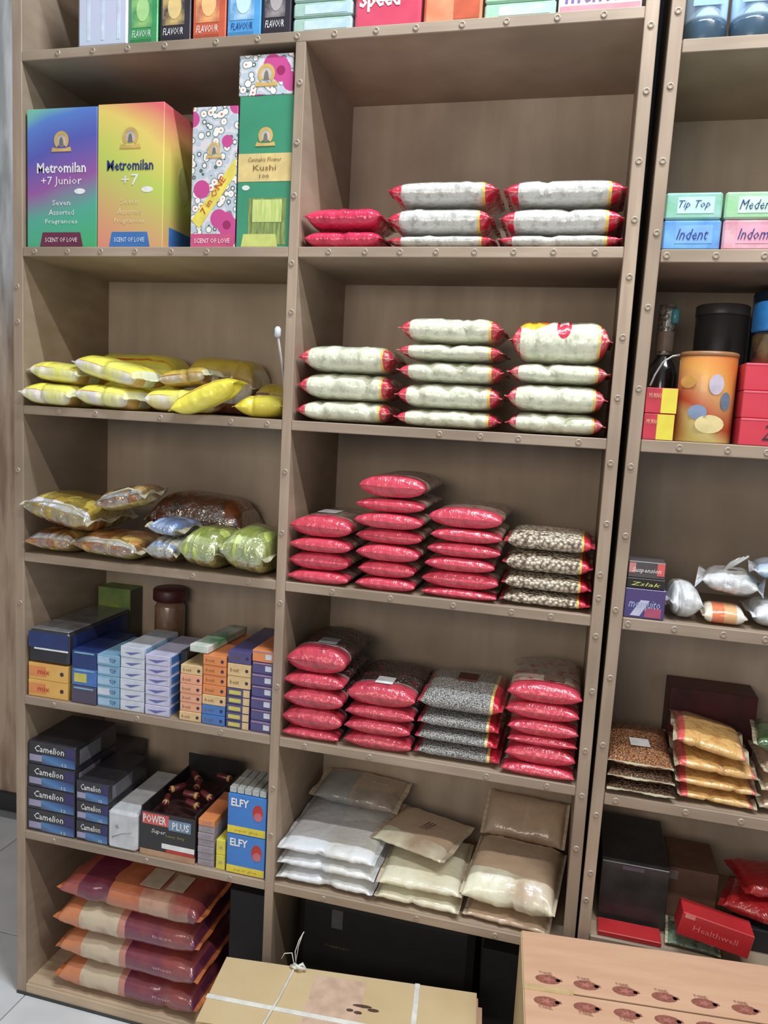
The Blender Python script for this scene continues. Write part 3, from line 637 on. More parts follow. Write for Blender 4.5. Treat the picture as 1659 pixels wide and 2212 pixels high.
# ================================================================ CARTONS
def carton(name, label, cat, x0, x1, z0, z1, y0, d, mat, group=None, rz=0, bv=.0015, h=None):
    """a carton whose origin is the middle of its front lower edge; front faces -y"""
    wd = x1 - x0; ht = z1 - z0
    v, f = boxg(-wd / 2, wd / 2, 0, d, 0, ht, bv)
    o = mesh_obj(name, v, f, mat); o.location = ((x0 + x1) / 2, y0, z0); o.rotation_euler = (0, 0, math.radians(rz))
    tag(o, label, cat, group); return o, wd, ht
white_ink = plain('white_ink', (240, 240, 240), .5); blue_ink = plain('navy_ink', (36, 54, 120), .5); gold = plain('gold_ink', (214, 178, 104), .45)
dark_ink = plain('dark_ink', (50, 44, 48), .5); maroon = plain('maroon_ink', (112, 44, 74), .5); red_ink = plain('red_ink', (196, 60, 50), .5)
def gradient(name, stops, axis='Z', size=.35, tilt=.25, wob=.4):
    if name in MATS: return MATS[name]
    m, nt, b = nodes_of(name); tc = nt.nodes.new('ShaderNodeTexCoord'); sp = nt.nodes.new('ShaderNodeSeparateXYZ'); nt.links.new(tc.outputs['Object'], sp.inputs[0])
    a = nt.nodes.new('ShaderNodeMath'); a.operation = 'MULTIPLY_ADD'; nt.links.new(sp.outputs[0], a.inputs[0]); a.inputs[1].default_value = tilt; nt.links.new(sp.outputs[2], a.inputs[2])
    f, raw = noise_fac(nt, 5, 0, 1, detail=1)
    a3 = nt.nodes.new('ShaderNodeMath'); a3.operation = 'MULTIPLY_ADD'; nt.links.new(raw, a3.inputs[0]); a3.inputs[1].default_value = wob * size * .5; nt.links.new(a.outputs[0], a3.inputs[2])
    dv = nt.nodes.new('ShaderNodeMath'); dv.operation = 'DIVIDE'; nt.links.new(a3.outputs[0], dv.inputs[0]); dv.inputs[1].default_value = size * (1 + wob * .25)
    nt.links.new(ramp_node(nt, dv.outputs[0], stops, False), b.inputs['Base Color']); b.inputs['Roughness'].default_value = .35; b.inputs['Coat Weight'].default_value = .2
    MATS[name] = m; return m
def floral(name, sc=16):
    if name in MATS: return MATS[name]
    m, nt, b = nodes_of(name); tc = nt.nodes.new('ShaderNodeTexCoord')
    vo = nt.nodes.new('ShaderNodeTexVoronoi'); vo.inputs['Scale'].default_value = sc; nt.links.new(tc.outputs['Object'], vo.inputs['Vector'])
    cr = ramp_node(nt, vo.outputs['Distance'], [(0, (150, 40, 90)), (.2, (196, 74, 140)), (.46, (232, 226, 226)), (.62, (96, 110, 104)), (.66, (228, 226, 220))])
    v2 = nt.nodes.new('ShaderNodeTexVoronoi'); v2.inputs['Scale'].default_value = sc * 3.2; nt.links.new(tc.outputs['Object'], v2.inputs['Vector'])
    c2 = ramp_node(nt, v2.outputs['Distance'], [(0, (214, 110, 90)), (.16, (236, 232, 226)), (.42, (92, 104, 100)), (.5, (184, 196, 206)), (.72, (216, 210, 214))])
    k = ramp_node(nt, vo.outputs['Distance'], [(0, (0, 0, 0)), (.42, (255, 255, 255))])
    nt.links.new(mix(nt, cr, c2, k), b.inputs['Base Color']); b.inputs['Roughness'].default_value = .4; b.inputs['Coat Weight'].default_value = .2
    MATS[name] = m; return m
def emblem(o, cx, cz, r, y=0):
    """gilded horseshoe badge with ribbon"""
    ring = [(cx + r * math.cos(math.radians(a)), cz + r * 1.05 * math.sin(math.radians(a))) for a in range(-50, 231, 20)] + [(cx + r * .62 * math.cos(math.radians(a)), cz + r * .66 * math.sin(math.radians(a))) for a in range(230, -51, -20)]
    n = 15; vs = []; 
    e = poly('emblem', ell(cx, cz, r * .66, r * .7), plain('emblem_grey', (196, 190, 182), .5), o, 'front', (0, 0, 0))
    pts = ring; half = len(pts) // 2; V = []; F = []
    for a, b_ in pts: V.append((a, -PR * 1.5, b_))
    for i in range(half - 1): F.append((i, i + 1, len(pts) - 2 - i, len(pts) - 1 - i))
    mesh_obj('horseshoe', V, F, gold, e)
    poly('ribbon', [(cx - r * 1.35, cz - r * 1.25), (cx + r * 1.35, cz - r * 1.25), (cx + r * 1.2, cz - r * .75), (cx + r * .5, cz - r * .9), (cx - r * .5, cz - r * .9), (cx - r * 1.2, cz - r * .75)], gold, e, 'front', (0, -PR, 0))
    poly('figure', [(cx - r * .3, cz - r * .6), (cx + r * .32, cz - r * .6), (cx + r * .2, cz + r * .1), (cx, cz + r * .4), (cx - r * .22, cz + r * .1)], plain('figure_grey', (120, 112, 108), .6), e, 'front', (0, -PR, 0))
g1 = gradient('blue_green_print', [(0, (70, 176, 110)), (.3, (84, 170, 148)), (.5, (150, 90, 160)), (.72, (88, 92, 178)), (.9, (90, 130, 206)), (1, (120, 190, 170))], size=.36, tilt=-.3)
g2 = gradient('red_yellow_print', [(0, (222, 140, 120)), (.3, (206, 176, 110)), (.55, (190, 206, 96)), (.8, (232, 206, 110)), (1, (224, 110, 110))], size=.37, tilt=.5)
inc = DATA['incense']; b0 = ST['B'] + .0005
def incense_box(i, nm, mat, ink, tabm, sub, label, d=.17, sidex=None):
    x0, x1, _, z1 = inc[i]; o, wd, ht = carton('incense_box', label, 'box', x0, x1, b0, z1, .002, d, mat, 'incense boxes')
    emblem(o, 0, ht * .77, .022)
    text('Metromilan', 0, ht * .575, wd * .70, .026, ink, o, bold=.02)
    text(sub, 0, ht * .475, wd * (.58 if i == 0 else .26), .026, white_ink, o)
    poly('oval_mark', ell(wd * .26, ht * .405, .016, .007), white_ink, o)
    for k, s in enumerate(('Seven', 'Assorted', 'Fragrances')): text(s, -.0, ht * (.325 - .07 * k), wd * (.26, .36, .46)[k], .014, white_ink if i == 0 else plain('cream_ink', (236, 220, 170), .5), o)
    poly('front_tab', [(-wd * .31, 0.002), (wd * .31, .002), (wd * .27, ht * .11), (-wd * .27, ht * .11)], tabm, o)
    text('SCENT OF LOVE', 0, ht * .055, wd * .46, .011, white_ink, o, at=(0, -PR, 0))
    return o, wd, ht
incense_box(0, 'a', g1, white_ink, maroon, '+7 Junior', 'blue purple and green incense box with plum tab by the left post')
o, wd, ht = incense_box(1, 'b', g2, blue_ink, plain('blue_tab', (64, 120, 190), .5), '+7', 'red yellow and orange incense box with blue tab', d=.25)
poly('side_print', ell(.10, ht * .5, .03, .05), plain('faint_print', (190, 190, 110), .5), o, 'right', (wd / 2, 0, 0))
panel('side_tab', .03, .16, .003, ht * .16, plain('blue_tab', (64, 120, 190), .5), o, 'right', (wd / 2, 0, 0))
fl = floral('floral_print')
x0, x1, _, z1 = inc[2]; o, wd, ht = carton('incense_box', 'narrow white box with pink flowers and diagonal yellow band', 'box', x0, x1, b0, z1, .006, .12, fl, 'incense boxes')
emblem(o, 0, ht * .70, .016)
poly('yellow_band', [(-wd * .48, ht * .20), (-wd * .30, ht * .14), (wd * .49, ht * .52), (wd * .49, ht * .64)], plain('yellow_band_ink', (236, 220, 96), .5), o)
text('7 in ONE', .0, ht * .375, .10, .016, red_ink, o, ang=57, at=(0, -PR, 0)); panel('pink_foot', -wd * .5 + .002, wd * .5 - .002, .002, ht * .10, plain('pink_ink', (206, 86, 130), .5), o)
text('SCENT OF LOVE', 0, ht * .05, wd * .8, .011, white_ink, o, at=(0, -PR, 0))
x0, x1, _, z1 = inc[3]; gm = plain('deep_green_card', (62, 146, 112), .4, (56, 136, 104), 8, coat=.2)
o, wd, ht = carton('incense_box', 'tall green incense box with cream band and bamboo picture', 'box', x0, x1 - .003, b0, z1, .004, .14, gm, 'incense boxes')
emblem(o, 0, ht * .74, .019)
panel('cream_band', -wd / 2 + .001, wd / 2 - .001, ht * .44, ht * .625, plain('cream_band_ink', (226, 200, 136), .5), o)
text('Cannabis Flower', 0, ht * .585, wd * .62, .010, plain('brown_ink', (130, 96, 56), .5), o, at=(0, -PR, 0), shear=.2); text('Kushi', 0, ht * .53, wd * .42, .013, plain('brown_ink', (130, 96, 56), .5), o, at=(0, -PR, 0)); text('100', 0, ht * .475, wd * .18, .009, plain('brown_ink', (130, 96, 56), .5), o, at=(0, -PR, 0))
pic = panel('picture', -wd * .28, wd * .42, ht * .02, ht * .33, plain('bamboo_picture', (150, 166, 90), .5, (96, 116, 70), 60, stretch=(3, 1, .4)), o)
panel('picture_glow', -wd * .2, wd * .34, ht * .17, ht * .32, plain('picture_light', (206, 216, 130), .5, (170, 190, 110), 50, stretch=(3, 1, .3)), pic, at=(0, -PR, 0))
poly('front_tab', [(-wd * .40, .002), (wd * .28, .002), (wd * .24, ht * .09), (-wd * .36, ht * .09)], plain('yellow_green_ink', (204, 212, 120), .5), o, at=(0, -PR * 1.5, 0))
poly('oval_mark', ell(-wd * .34, ht * .40, .010, .006), white_ink, o)
x0, x1, _, z2 = inc[4]
o, wd, ht = carton('incense_box', 'small floral box standing on top of the tall green incense box', 'box', x0, x1, z1 + .0008, z2, .004, .13, fl, 'incense boxes'); emblem(o, .002, ht * .52, .022)
# ---- row 0
b0 = ST['A'] + .0006; r0 = DATA['row0']
pl = plain('frosted_plastic', (196, 212, 232), .3, (206, 200, 226), 8, coat=.4)
x0, x1 = r0[0][:2]
o, wd, ht = carton('storage_tub', 'frosted pale blue plastic tub on the top shelf by the left post', 'tub', x0, x1, b0, b0 + .24, .01, .15, pl, bv=.010)
lid = cuboid('lid', -wd / 2 - .003, wd / 2 + .003, -.003, .153, ht, ht + .02, plain('tub_lid', (150, 170, 200), .4), o, .004)
for k in (-.04, .0, .045): panel('rib', k - .004, k + .004, .02, ht - .02, plain('tub_rib', (214, 226, 240), .3), o)
fr = [('green', (66, 160, 96), (150, 196, 120), 'green flavour carton beside the pale tub'), ('black', (52, 46, 56), (206, 176, 110), 'black flavour carton with golden picture on the top shelf'),
      ('orange', (206, 96, 66), (232, 170, 110), 'orange flavour carton on the top shelf'), ('blue', (84, 160, 220), (176, 206, 232), 'sky blue flavour carton on the top shelf'), ('dark', (46, 40, 52), (150, 140, 140), 'black flavour carton with grey picture, last before the soap stack')]
for k, (nm, c_, p_, lb) in enumerate(fr):
    x0, x1 = r0[k + 1][:2]; m = plain('carton_' + nm, c_, .4, coat=.3)
    o, wd, ht = carton('flavour_carton', lb, 'carton', x0 + .001, x1 - .001, b0, b0 + .205, .008, .10, m, 'flavour cartons on the top shelf')
    pp = panel('picture', -wd * .42, wd * .30, ht * .20, ht * .90, plain('carton_picture_' + nm, p_, .5, tuple(min(255, q * .75 + 30) for q in c_), 28), o)
    poly('fruit', ell(-wd * .02, ht * .40, wd * .22, .028), plain('fruit_' + nm, tuple(min(255, q + 30) for q in p_), .4), pp, at=(0, -PR, 0))
    text('FLAVOUR', -wd * .06, ht * .13, wd * .66, .016, white_ink if nm != 'blue' else blue_ink, o, shear=.2)
    panel('foot_band', -wd * .45, wd * .3, ht * .03, ht * .07, plain('foot_' + nm, tuple(q * .8 for q in c_), .5), o)
def soap_block(nm, x0, x1, n, hh, c_, c2, lb, grp):
    for i in range(n):
        m = plain('soap_wrap_' + nm, c_, .3, c2, 26, coat=.5, bmp=.6, bscale=60)
        o, wd, ht = carton('soap_pack', lb + ', ' + place_word(i, n), 'soap', x0 + .001, x1 - .001, b0 + i * hh, b0 + (i + 1) * hh - .001, .006, .09, m, grp, bv=.004)
        panel('pale_panel', -wd * .30, wd * .42, ht * .2, ht * .8, plain('soap_panel_' + nm, (196, 214, 222), .35, (170, 196, 206), 30, coat=.4), o)
soap_block('sea', r0[6][0], r0[6][1], 5, .034, (150, 184, 160), (176, 200, 206), 'pale green and blue wrapped soap in the stack beside the dark carton', 'soap packs on the top shelf')
x0, x1 = r0[7][:2]; o, wd, ht = carton('biscuit_packet', 'pinkish red packet with white lettering on the top shelf', 'packet', x0 + .002, x1 - .002, b0, b0 + .16, .006, .07, plain('rose_wrap', (206, 78, 104), .3, (196, 66, 90), 14, coat=.5), None, bv=.006)
text('Speed', -wd * .12, ht * .36, wd * .62, .045, white_ink, o, bold=.03); panel('white_patch', wd * .1, wd * .42, ht * .62, ht * .9, white_ink, o)
x0, x1 = r0[8][:2]; o, wd, ht = carton('biscuit_packet', 'orange and tan packet on the top shelf, right of the pinkish red one', 'packet', x0 + .002, x1 - .002, b0, b0 + .15, .006, .07, plain('orange_wrap', (206, 120, 86), .3, (222, 170, 130), 9, coat=.5), None, bv=.006)
panel('orange_patch', wd * .02, wd * .46, ht * .05, ht * .95, plain('deep_orange', (196, 92, 62), .4), o)
soap_block('mint', r0[9][0], r0[9][1], 4, .034, (150, 196, 160), (170, 206, 190), 'mint green wrapped soap in the stack at the right of the top shelf', 'mint soap packs on the top shelf')
x0, x1 = r0[10][:2]; o, wd, ht = carton('sweet_box', 'pale pink box with purple lettering at the right end of the top shelf', 'box', x0 + .002, x1 - .004, b0, b0 + .10, .006, .12, plain('pale_pink_card', (222, 200, 214), .4, (214, 190, 206), 10), None)
text('mentos', -.005, ht * .42, wd * .78, .042, plain('purple_ink', (120, 96, 160), .5), o, bold=.02); panel('pink_stripe', -wd * .48, wd * .48, .004, ht * .16, plain('pink_stripe_ink', (220, 140, 150), .5), o)
# ---- cartons, fifth shelf left bay
b0 = ST['E'] + .0006
def small_stack(key_i, n, mats, lb, grp, d, deco, y0=.0, name='toothpaste_carton', top=None, jit=.003, x=None, base=None):
    x0, x1, _, z1 = x or DATA['r4left'][key_i]; bb = base or b0; hh = (z1 - bb) / n; res = []
    for i in range(n):
        m = mats[i] if isinstance(mats, list) else mats
        o, wd, ht = carton(name, lb + ', ' + place_word(i, n), 'carton', x0 + .0015, x1 - .0015, bb + i * hh, bb + (i + 1) * hh - .0008, y0 + R.uniform(0, jit), d, m, grp, rz=R.uniform(-.6, .6), bv=.0012)
        deco(o, wd, ht, i); res.append(o)
    return res
cream_c = plain('cream_card', (222, 190, 140), .5, coat=.2); yel_c = plain('yellow_orange_card', (226, 184, 96), .4, (214, 150, 84), 10, coat=.3)
navy_c = plain('navy_card', (40, 60, 120), .35, (34, 46, 92), 10, coat=.4); blackc = plain('black_card', (40, 38, 44), .35, (56, 54, 60), 12, coat=.3)
lblue = plain('light_blue_card', (132, 176, 206), .4, coat=.3); wht_c = plain('white_card', (206, 212, 224), .4, coat=.3); lil_c = plain('lilac_white_card', (200, 198, 224), .4, coat=.3)
org_c = plain('orange_card', (222, 142, 84), .4, (206, 120, 74), 12, coat=.3); pch_c = plain('peach_card', (226, 168, 136), .4, (216, 150, 120), 12, coat=.3)
pur_c = plain('purple_card', (84, 78, 128), .4, (70, 64, 110), 12, coat=.3); mblue = plain('mid_blue_card', (74, 120, 190), .4, coat=.3); green_c = plain('green_card', (70, 130, 90), .4, coat=.3)
dot = plain('dark_dot', (60, 48, 70), .5); greyc = plain('grey_card', (150, 150, 158), .4, (136, 136, 142), 14, coat=.3)
def d_yellow(o, wd, ht, i):
    panel('orange_print', -wd * .48, -wd * .05, ht * .2, ht * .8, org_c, o); poly('round_mark', ell(wd * .36, ht * .5, .006, .006, 10), dot, o); text('mix', -wd * .1, ht * .5, wd * .3, ht * .3, red_ink, o, at=(0, -PR, 0))
x = DATA['r4left'][1]; small_stack(1, 2, yel_c, 'yellow orange carton under the navy pack by the left side', 'yellow orange cartons', .22, d_yellow, name='bulb_carton', x=(x[0], x[1], 0, 1.025))
o, wd, ht = carton('tissue_pack', 'navy and black wrapped pack with grey top on the yellow cartons', 'pack', .009, .139, 1.0262, 1.118, .0, .30, [blackc][0], None, bv=.006)
panel('navy_band', -wd * .49, wd * .49, ht * .48, ht * .96, navy_c, o); panel('white_swoosh', -wd * .35, wd * .49, ht * .42, ht * .47, white_ink, o, at=(0, -PR, 0))
tp = cuboid('pack_top', -wd / 2 + .004, wd / 2 - .004, .006, .295, ht, ht + .004, plain('grey_wrap', (128, 128, 130), .3, (96, 94, 96), 18, coat=.5, bmp=.6), o, .002)
panel('side_navy', .02, .28, ht * .3, ht * .9, navy_c, o, 'right', (wd / 2, 0, 0))
def d_blue(o, wd, ht, i):
    if i == 1: panel('yellow_tag', -wd * .40, wd * .1, ht * .2, ht * .7, plain('yellow_tag_ink', (206, 196, 96), .5), o)
    panel('pale_strip', -wd * .4, wd * .4, ht * .84, ht * .93, lblue, o)
small_stack(2, 3, [plain('slate_card', (84, 78, 100), .4), mblue, navy_c], 'blue carton in the short stack right of the yellow cartons', 'blue cartons', .20, d_blue, name='battery_carton')
def d_side(o, wd, ht, m): panel('side_print', .01, .14, ht * .15, ht * .85, m, o, 'right', (wd / 2, 0, 0))
def d_lb(o, wd, ht, i):
    panel('white_area', -wd * .46, wd * .1, ht * .2, ht * .82, wht_c if i in (1,) else plain('pale_blue_area', (168, 196, 222), .4), o); text('TOP', wd * .2, ht * .5, wd * .3, ht * .4, blue_ink, o); d_side(o, wd, ht, greyc)
small_stack(3, 5, lblue, 'light blue carton in the stack of five beside the short blue stack', 'light blue cartons', .18, d_lb)
def d_wh(o, wd, ht, i):
    poly('swoosh', [(-wd * .3, ht * .45), (-wd * .05, ht * .25), (wd * .38, ht * .62), (0, ht * .5)], plain('violet_swoosh', (100, 104, 170), .5), o); d_side(o, wd, ht, lblue)
small_stack(4, 6, wht_c, 'white toothpaste carton with violet swoosh and light blue side', 'white cartons with violet swoosh', .18, d_wh)
small_stack(5, 6, lil_c, 'lilac white toothpaste carton with mid blue side', 'lilac white cartons', .19, lambda o, wd, ht, i: (poly('swoosh', [(-wd * .4, ht * .5), (-wd * .05, ht * .22), (wd * .42, ht * .66), (0, ht * .52)], plain('violet_swoosh', (100, 104, 170), .5), o), d_side(o, wd, ht, mblue)))
small_stack(5, 3, blackc, 'dark carton in the recessed stack between lilac and peach cartons', 'dark cartons set back', .20, lambda o, wd, ht, i: None, y0=.045, x=(.440 + .014, .478, 0, 1.10))
def d_dot(o, wd, ht, i): poly('round_mark', ell(wd * .34, ht * .5, .0045, .0045, 10), dot, o); text('best', -wd * .18, ht * .5, wd * .38, ht * .35, plain('brown_ink', (130, 96, 56), .5), o)
small_stack(6, 6, [cream_c, pch_c, pch_c, pch_c, pch_c, cream_c], 'peach carton in the stack right of the dark gap', 'peach cartons', .20, d_dot)
r = small_stack(7, 7, [mblue, mblue, cream_c, org_c, org_c, org_c, org_c], 'carton in the orange and blue stack under the white and green box', 'orange and blue cartons', .22, d_dot)
x = DATA['r4left'][8]
small_stack(8, 5, pur_c, 'blue purple carton with yellow tag and cream side, lower half of its stack', 'purple cartons with yellow tags', .20, lambda o, wd, ht, i: (panel('yellow_tag', -wd * .4, wd * .12, ht * .25, ht * .75, plain('yellow_tag_ink', (206, 196, 96), .5), o), panel('cream_end', wd * .22, wd * .49, ht * .05, ht * .95, cream_c, o)), x=(x[0], x[1], 0, 1.035))
small_stack(8, 3, [cream_c, cream_c, pur_c], 'cream carton lying on the purple tagged ones', 'cream cartons', .24, d_dot, x=(x[0], x[1], 0, 1.136), base=1.0356)
def d_pu(o, wd, ht, i):
    panel('pale_strip', -wd * .46, wd * .46, ht * .82, ht * .92, plain('rose_strip', (176, 140, 160), .5), o); panel('white_tag', wd * .12, wd * .42, ht * .25, ht * .7, wht_c, o)
x = DATA['r4left'][9]
small_stack(9, 7, [pur_c] * 6 + [org_c], 'carton in the dark purple stack against the divider', 'dark purple cartons', .22, d_pu, x=(x[0], x[1] - .004, 0, x[3]))
o, wd, ht = carton('open_carton', 'white and green crushed carton on top of the orange stack', 'carton', .505, .560, 1.1172, 1.137, .004, .22, plain('white_green_card', (226, 226, 220), .4, (70, 140, 90), 12), None, rz=-3)
o, wd, ht = carton('green_box', 'green and yellow box with dark side standing at the back left', 'box', .02, .135, b0, 1.18, .305, .068, plain('olive_green_card', (134, 150, 84), .5, (96, 130, 76), 14), None)
poly('leaf_print', ell(0, ht * .72, .03, .02), plain('bright_green_ink', (150, 170, 60), .5), o); panel('dark_side', .003, .064, .004, ht - .004, blackc, o, 'right', (wd / 2, 0, 0))
j = empty('glass_jar', (.265, .322, b0), label='clear jar with dark maroon lid at the back behind the cartons', cat='jar')
lathe('jar_body', [(.042, 0), (.046, .006), (.046, .215), (.036, .235)], plain('amber_jar', (150, 120, 96), .2, (120, 92, 72), 14, coat=.8), j)
lathe('lid', [(.050, .235), (.052, .238), (.052, .268), (.048, .272)], plain('maroon_lid', (84, 40, 44), .4), j)
# ---- sixth shelf left bay
b0 = ST['F'] + .0006; d5 = DATA['r5left']
bat_blue = gradient('battery_blue_print', [(0, (72, 84, 120)), (.35, (84, 130, 180)), (.7, (60, 96, 150)), (1, (48, 56, 110))], size=.05, tilt=.3, wob=.2)
def battery_stack(x0, x1, z1, n, lb, d=.20, y0=0, base=None):
    hh = (z1 - b0) / n
    for i in range(n):
        o, wd, ht = carton('battery_box', lb + ', ' + place_word(i, n), 'battery box', x0 + .001, x1 - .001, b0 + i * hh, b0 + (i + 1) * hh - .0008, y0 + R.uniform(0, .004), d, blackc, 'black and blue battery boxes', rz=R.uniform(-.5, .5))
        panel('blue_band', -wd * .20, wd * .49, ht * .06, ht * .46, bat_blue, o); panel('pale_strip', -wd * .46, -wd * .2, ht * .14, ht * .42, plain('lavender_strip', (160, 156, 186), .5), o)
        text('Camelion', -wd * .04, ht * .72, wd * .62, ht * .30, white_ink, o, shear=.15, bold=.01)
        panel('violet_corner', wd * .30, wd * .49, ht * .5, ht * .94, plain('violet_corner_ink', (60, 52, 104), .5), o)
        text('12', wd * .28, ht * .16, wd * .1, ht * .13, white_ink, o, at=(0, -PR, 0))
        panel('side_band', .02, .12, ht * .15, ht * .8, plain('grey_side_print', (120, 122, 130), .5), o, 'right', (wd / 2, 0, 0))
battery_stack(.002, .160, .790, 4, 'black and blue battery box in the left stack by the side panel')
battery_stack(.163, .268, .700, 3, 'black and blue battery box in the second, lower stack')
o, wd, ht = carton('battery_box', 'dark battery carton at the back behind the two battery stacks', 'battery box', .03, .17, b0, .68, .23, .12, blackc, None)
x0, x1 = d5[2][:2]
o, wd, ht = carton('white_box', 'plain white box with faint drawing next to the battery stacks', 'box', .2695, .362, b0, .634, -.006, .26, plain('soft_white_card', (206, 208, 212), .5), None, bv=.008)
text('e', -.015, ht * .6, .012, .012, greyc, o); tube('faint_line', [(-.03, -.001, .035), (0, -.001, .05), (.03, -.001, .058)], .0012, greyc, o)
t = empty('battery_tray', (.4535, 0, b0), label='open black display tray of small batteries with red and white lettering', cat='tray')
wd = .168; ht = .128
blk = plain('tray_black', (44, 40, 42), .4, coat=.2)
cuboid('front_wall', -wd / 2, wd / 2, 0, .004, .018, ht, blk, t, .001); cuboid('side_wall', -wd / 2, -wd / 2 + .004, .004, .27, .0, ht + .01, blk, t); cuboid('side_wall', wd / 2 - .004, wd / 2, .004, .27, 0, ht + .01, blk, t)
cuboid('back_wall', -wd / 2, wd / 2, .27, .274, 0, ht + .05, blk, t); cuboid('tray_floor', -wd / 2 + .004, wd / 2 - .004, .004, .27, .0, .004, blk, t)
fw = panel('red_panel', -wd * .46, wd * .02, ht * .72, ht * .97, plain('salmon_ink', (220, 96, 90), .5), t); panel('blue_panel', wd * .02, wd * .42, ht * .66, ht * .90, plain('steel_blue_ink', (120, 150, 180), .5), t)
text('POWER', -wd * .23, ht * .85, wd * .42, .024, white_ink, t, bold=.02, at=(0, -PR, 0)); text('PLUS', wd * .24, ht * .78, wd * .30, .022, white_ink, t, bold=.02, at=(0, -PR, 0))
text('Super', -wd * .16, ht * .57, wd * .26, .016, white_ink, t, shear=.2); text('heavy duty', wd * .14, ht * .52, wd * .34, .012, plain('olive_ink', (150, 150, 70), .5), t)
panel('white_stripe', -wd * .1, wd * .49, ht * .22, ht * .33, white_ink, t); panel('red_foot', -wd * .02, wd * .49, .018, ht * .21, red_ink, t)
cuboid('shelf_card', -wd / 2, wd / 2, -.001, .003, 0, .017, plain('tan_card', (190, 150, 120), .5), t)
brown_r = plain('maroon_cell', (110, 40, 46), .3, coat=.5)
k = 0
for (bx, by, ang) in ((-.045, .05, 20), (-.02, .10, -35), (.02, .04, 70), (.045, .08, 60), (0, .16, 10), (.04, .19, 80), (-.045, .20, 45), (.0, .06, 85)):
    bt = lathe('battery', [(.0085, 0), (.009, .002), (.009, .046), (.0035, .047), (.0035, .050)], brown_r, None, 14); bt.location = (.4535 + bx, by + .03, b0 + .137 + (.012 if k % 2 else .0))
    bt.rotation_euler = (math.radians(90), 0, math.radians(ang)); k += 1
    s = lathe('gold_end', [(.0093, .036), (.0095, .037), (.0095, .044), (.0093, .045)], gold, bt, 14)
    tag(bt, 'small maroon battery with gold end in the black tray, ' + ('front left', 'left of centre', 'nearest the front wall', 'right side', 'middle rear', 'rear right', 'rear left', 'front middle, crosswise')[k - 1], 'battery', 'loose batteries in the tray')
cuboid('packing_layer', -wd / 2 + .005, wd / 2 - .005, .006, .268, .004, .100, plain('tray_filling', (84, 48, 46), .6, (50, 34, 34), 60, bmp=.5), t)
def d_gr(o, wd, ht, i): text('cell', 0, ht * .5, wd * .6, ht * .4, greyc, o)
small_stack(0, 7, [plain('mauve_grey_card', (160, 148, 156), .4)] * 6 + [org_c], 'mauve grey small carton in the narrow stack right of the tray', 'mauve grey small cartons', .16, d_gr, name='match_carton', x=(.543, .594, 0, .656), base=b0)
small_stack(0, 2, plain('lemon_card', (226, 214, 80), .4), 'lemon yellow matchbox standing between grey cartons and blue boxes', 'lemon yellow matchboxes', .10, lambda o, wd, ht, i: text('OK', 0, ht * .5, wd * .5, ht * .2, greyc, o), name='matchbox', x=(.598, .627, 0, .606), base=b0)
blue_e = plain('bright_blue_card', (50, 116, 200), .35, (60, 130, 206), 8, coat=.4); yel_e = plain('bright_yellow_ink', (232, 212, 70), .5)
bb = b0
for i in range(2):
    o, wd, ht = carton('bulb_box', ('lower', 'upper')[i] + ' blue box with white lettering and yellow foot against the divider', 'box', .631, .742, bb + i * .113, bb + (i + 1) * .113 - .001, 0, .11, blue_e, 'blue and yellow boxes')
    panel('yellow_foot', -wd * .49, wd * .49, .002, ht * .20, yel_e, o); text('ELFY', -wd * .18, ht * .80, wd * .46, .022, white_ink, o, bold=.03)
    poly('red_bear_mark', ell(wd * .28, ht * .62, .015, .022), red_ink, o); poly('pink_mark', ell(wd * .29, ht * .52, .012, .012), plain('rose_ink', (200, 110, 120), .5), o, at=(0, -PR, 0)); text('super glue', 0, ht * .10, wd * .6, .008, plain('ochre_ink', (170, 140, 40), .5), o, at=(0, -PR, 0))
for k in range(5):
    o, wd, ht = carton('glue_tube_box', 'silver topped small box in the row lying on the blue boxes', 'box', .634 + k * .0215, .634 + k * .0215 + .019, bb + .2265, bb + .243, .002, .11, plain('silver_card', (196, 200, 200), .3, (150, 150, 140), 30, metal=.2), 'silver topped small boxes'); o['label'] = 'silver topped small box lying on the blue boxes, ' + ('leftmost', 'second from the left', 'middle one', 'second from the right', 'rightmost')[k]
# ================================================================ big bags, floor bay left
b0 = ST['G'] + .001
M_big = film('orange_purple_film', 'u', [(0, (204, 128, 84)), (.16, (200, 182, 154)), (.44, (190, 130, 112)), (.49, (118, 50, 72)), (.80, (136, 68, 72)), (.97, (98, 46, 74))], bscale=10, bs=.9, rough=.32,
             bands=('h', [(0, (138, 52, 48)), (.2, (255, 0, 0)), (.8, (138, 52, 48))], .0001, .2), speck=(9, (150, 70, 62)), wob=.03)
M_bigtop = film('maroon_orange_film', 'u', [(0, (164, 82, 72)), (.12, (112, 42, 62)), (.34, (190, 112, 74)), (.58, (186, 148, 122)), (.8, (156, 130, 108)), (.93, (108, 52, 70))], bscale=9, bs=1.0, rough=.3, speck=(8, (150, 70, 60)), wob=.12)
zb = [b0, b0 + .092, b0 + .184, b0 + .276, b0 + .362]
OSEAL = plain('orange_seal', (206, 120, 70), .35, coat=.5)
GARL = plain('garlic_print', (206, 190, 166), .5, (190, 170, 146), 30)
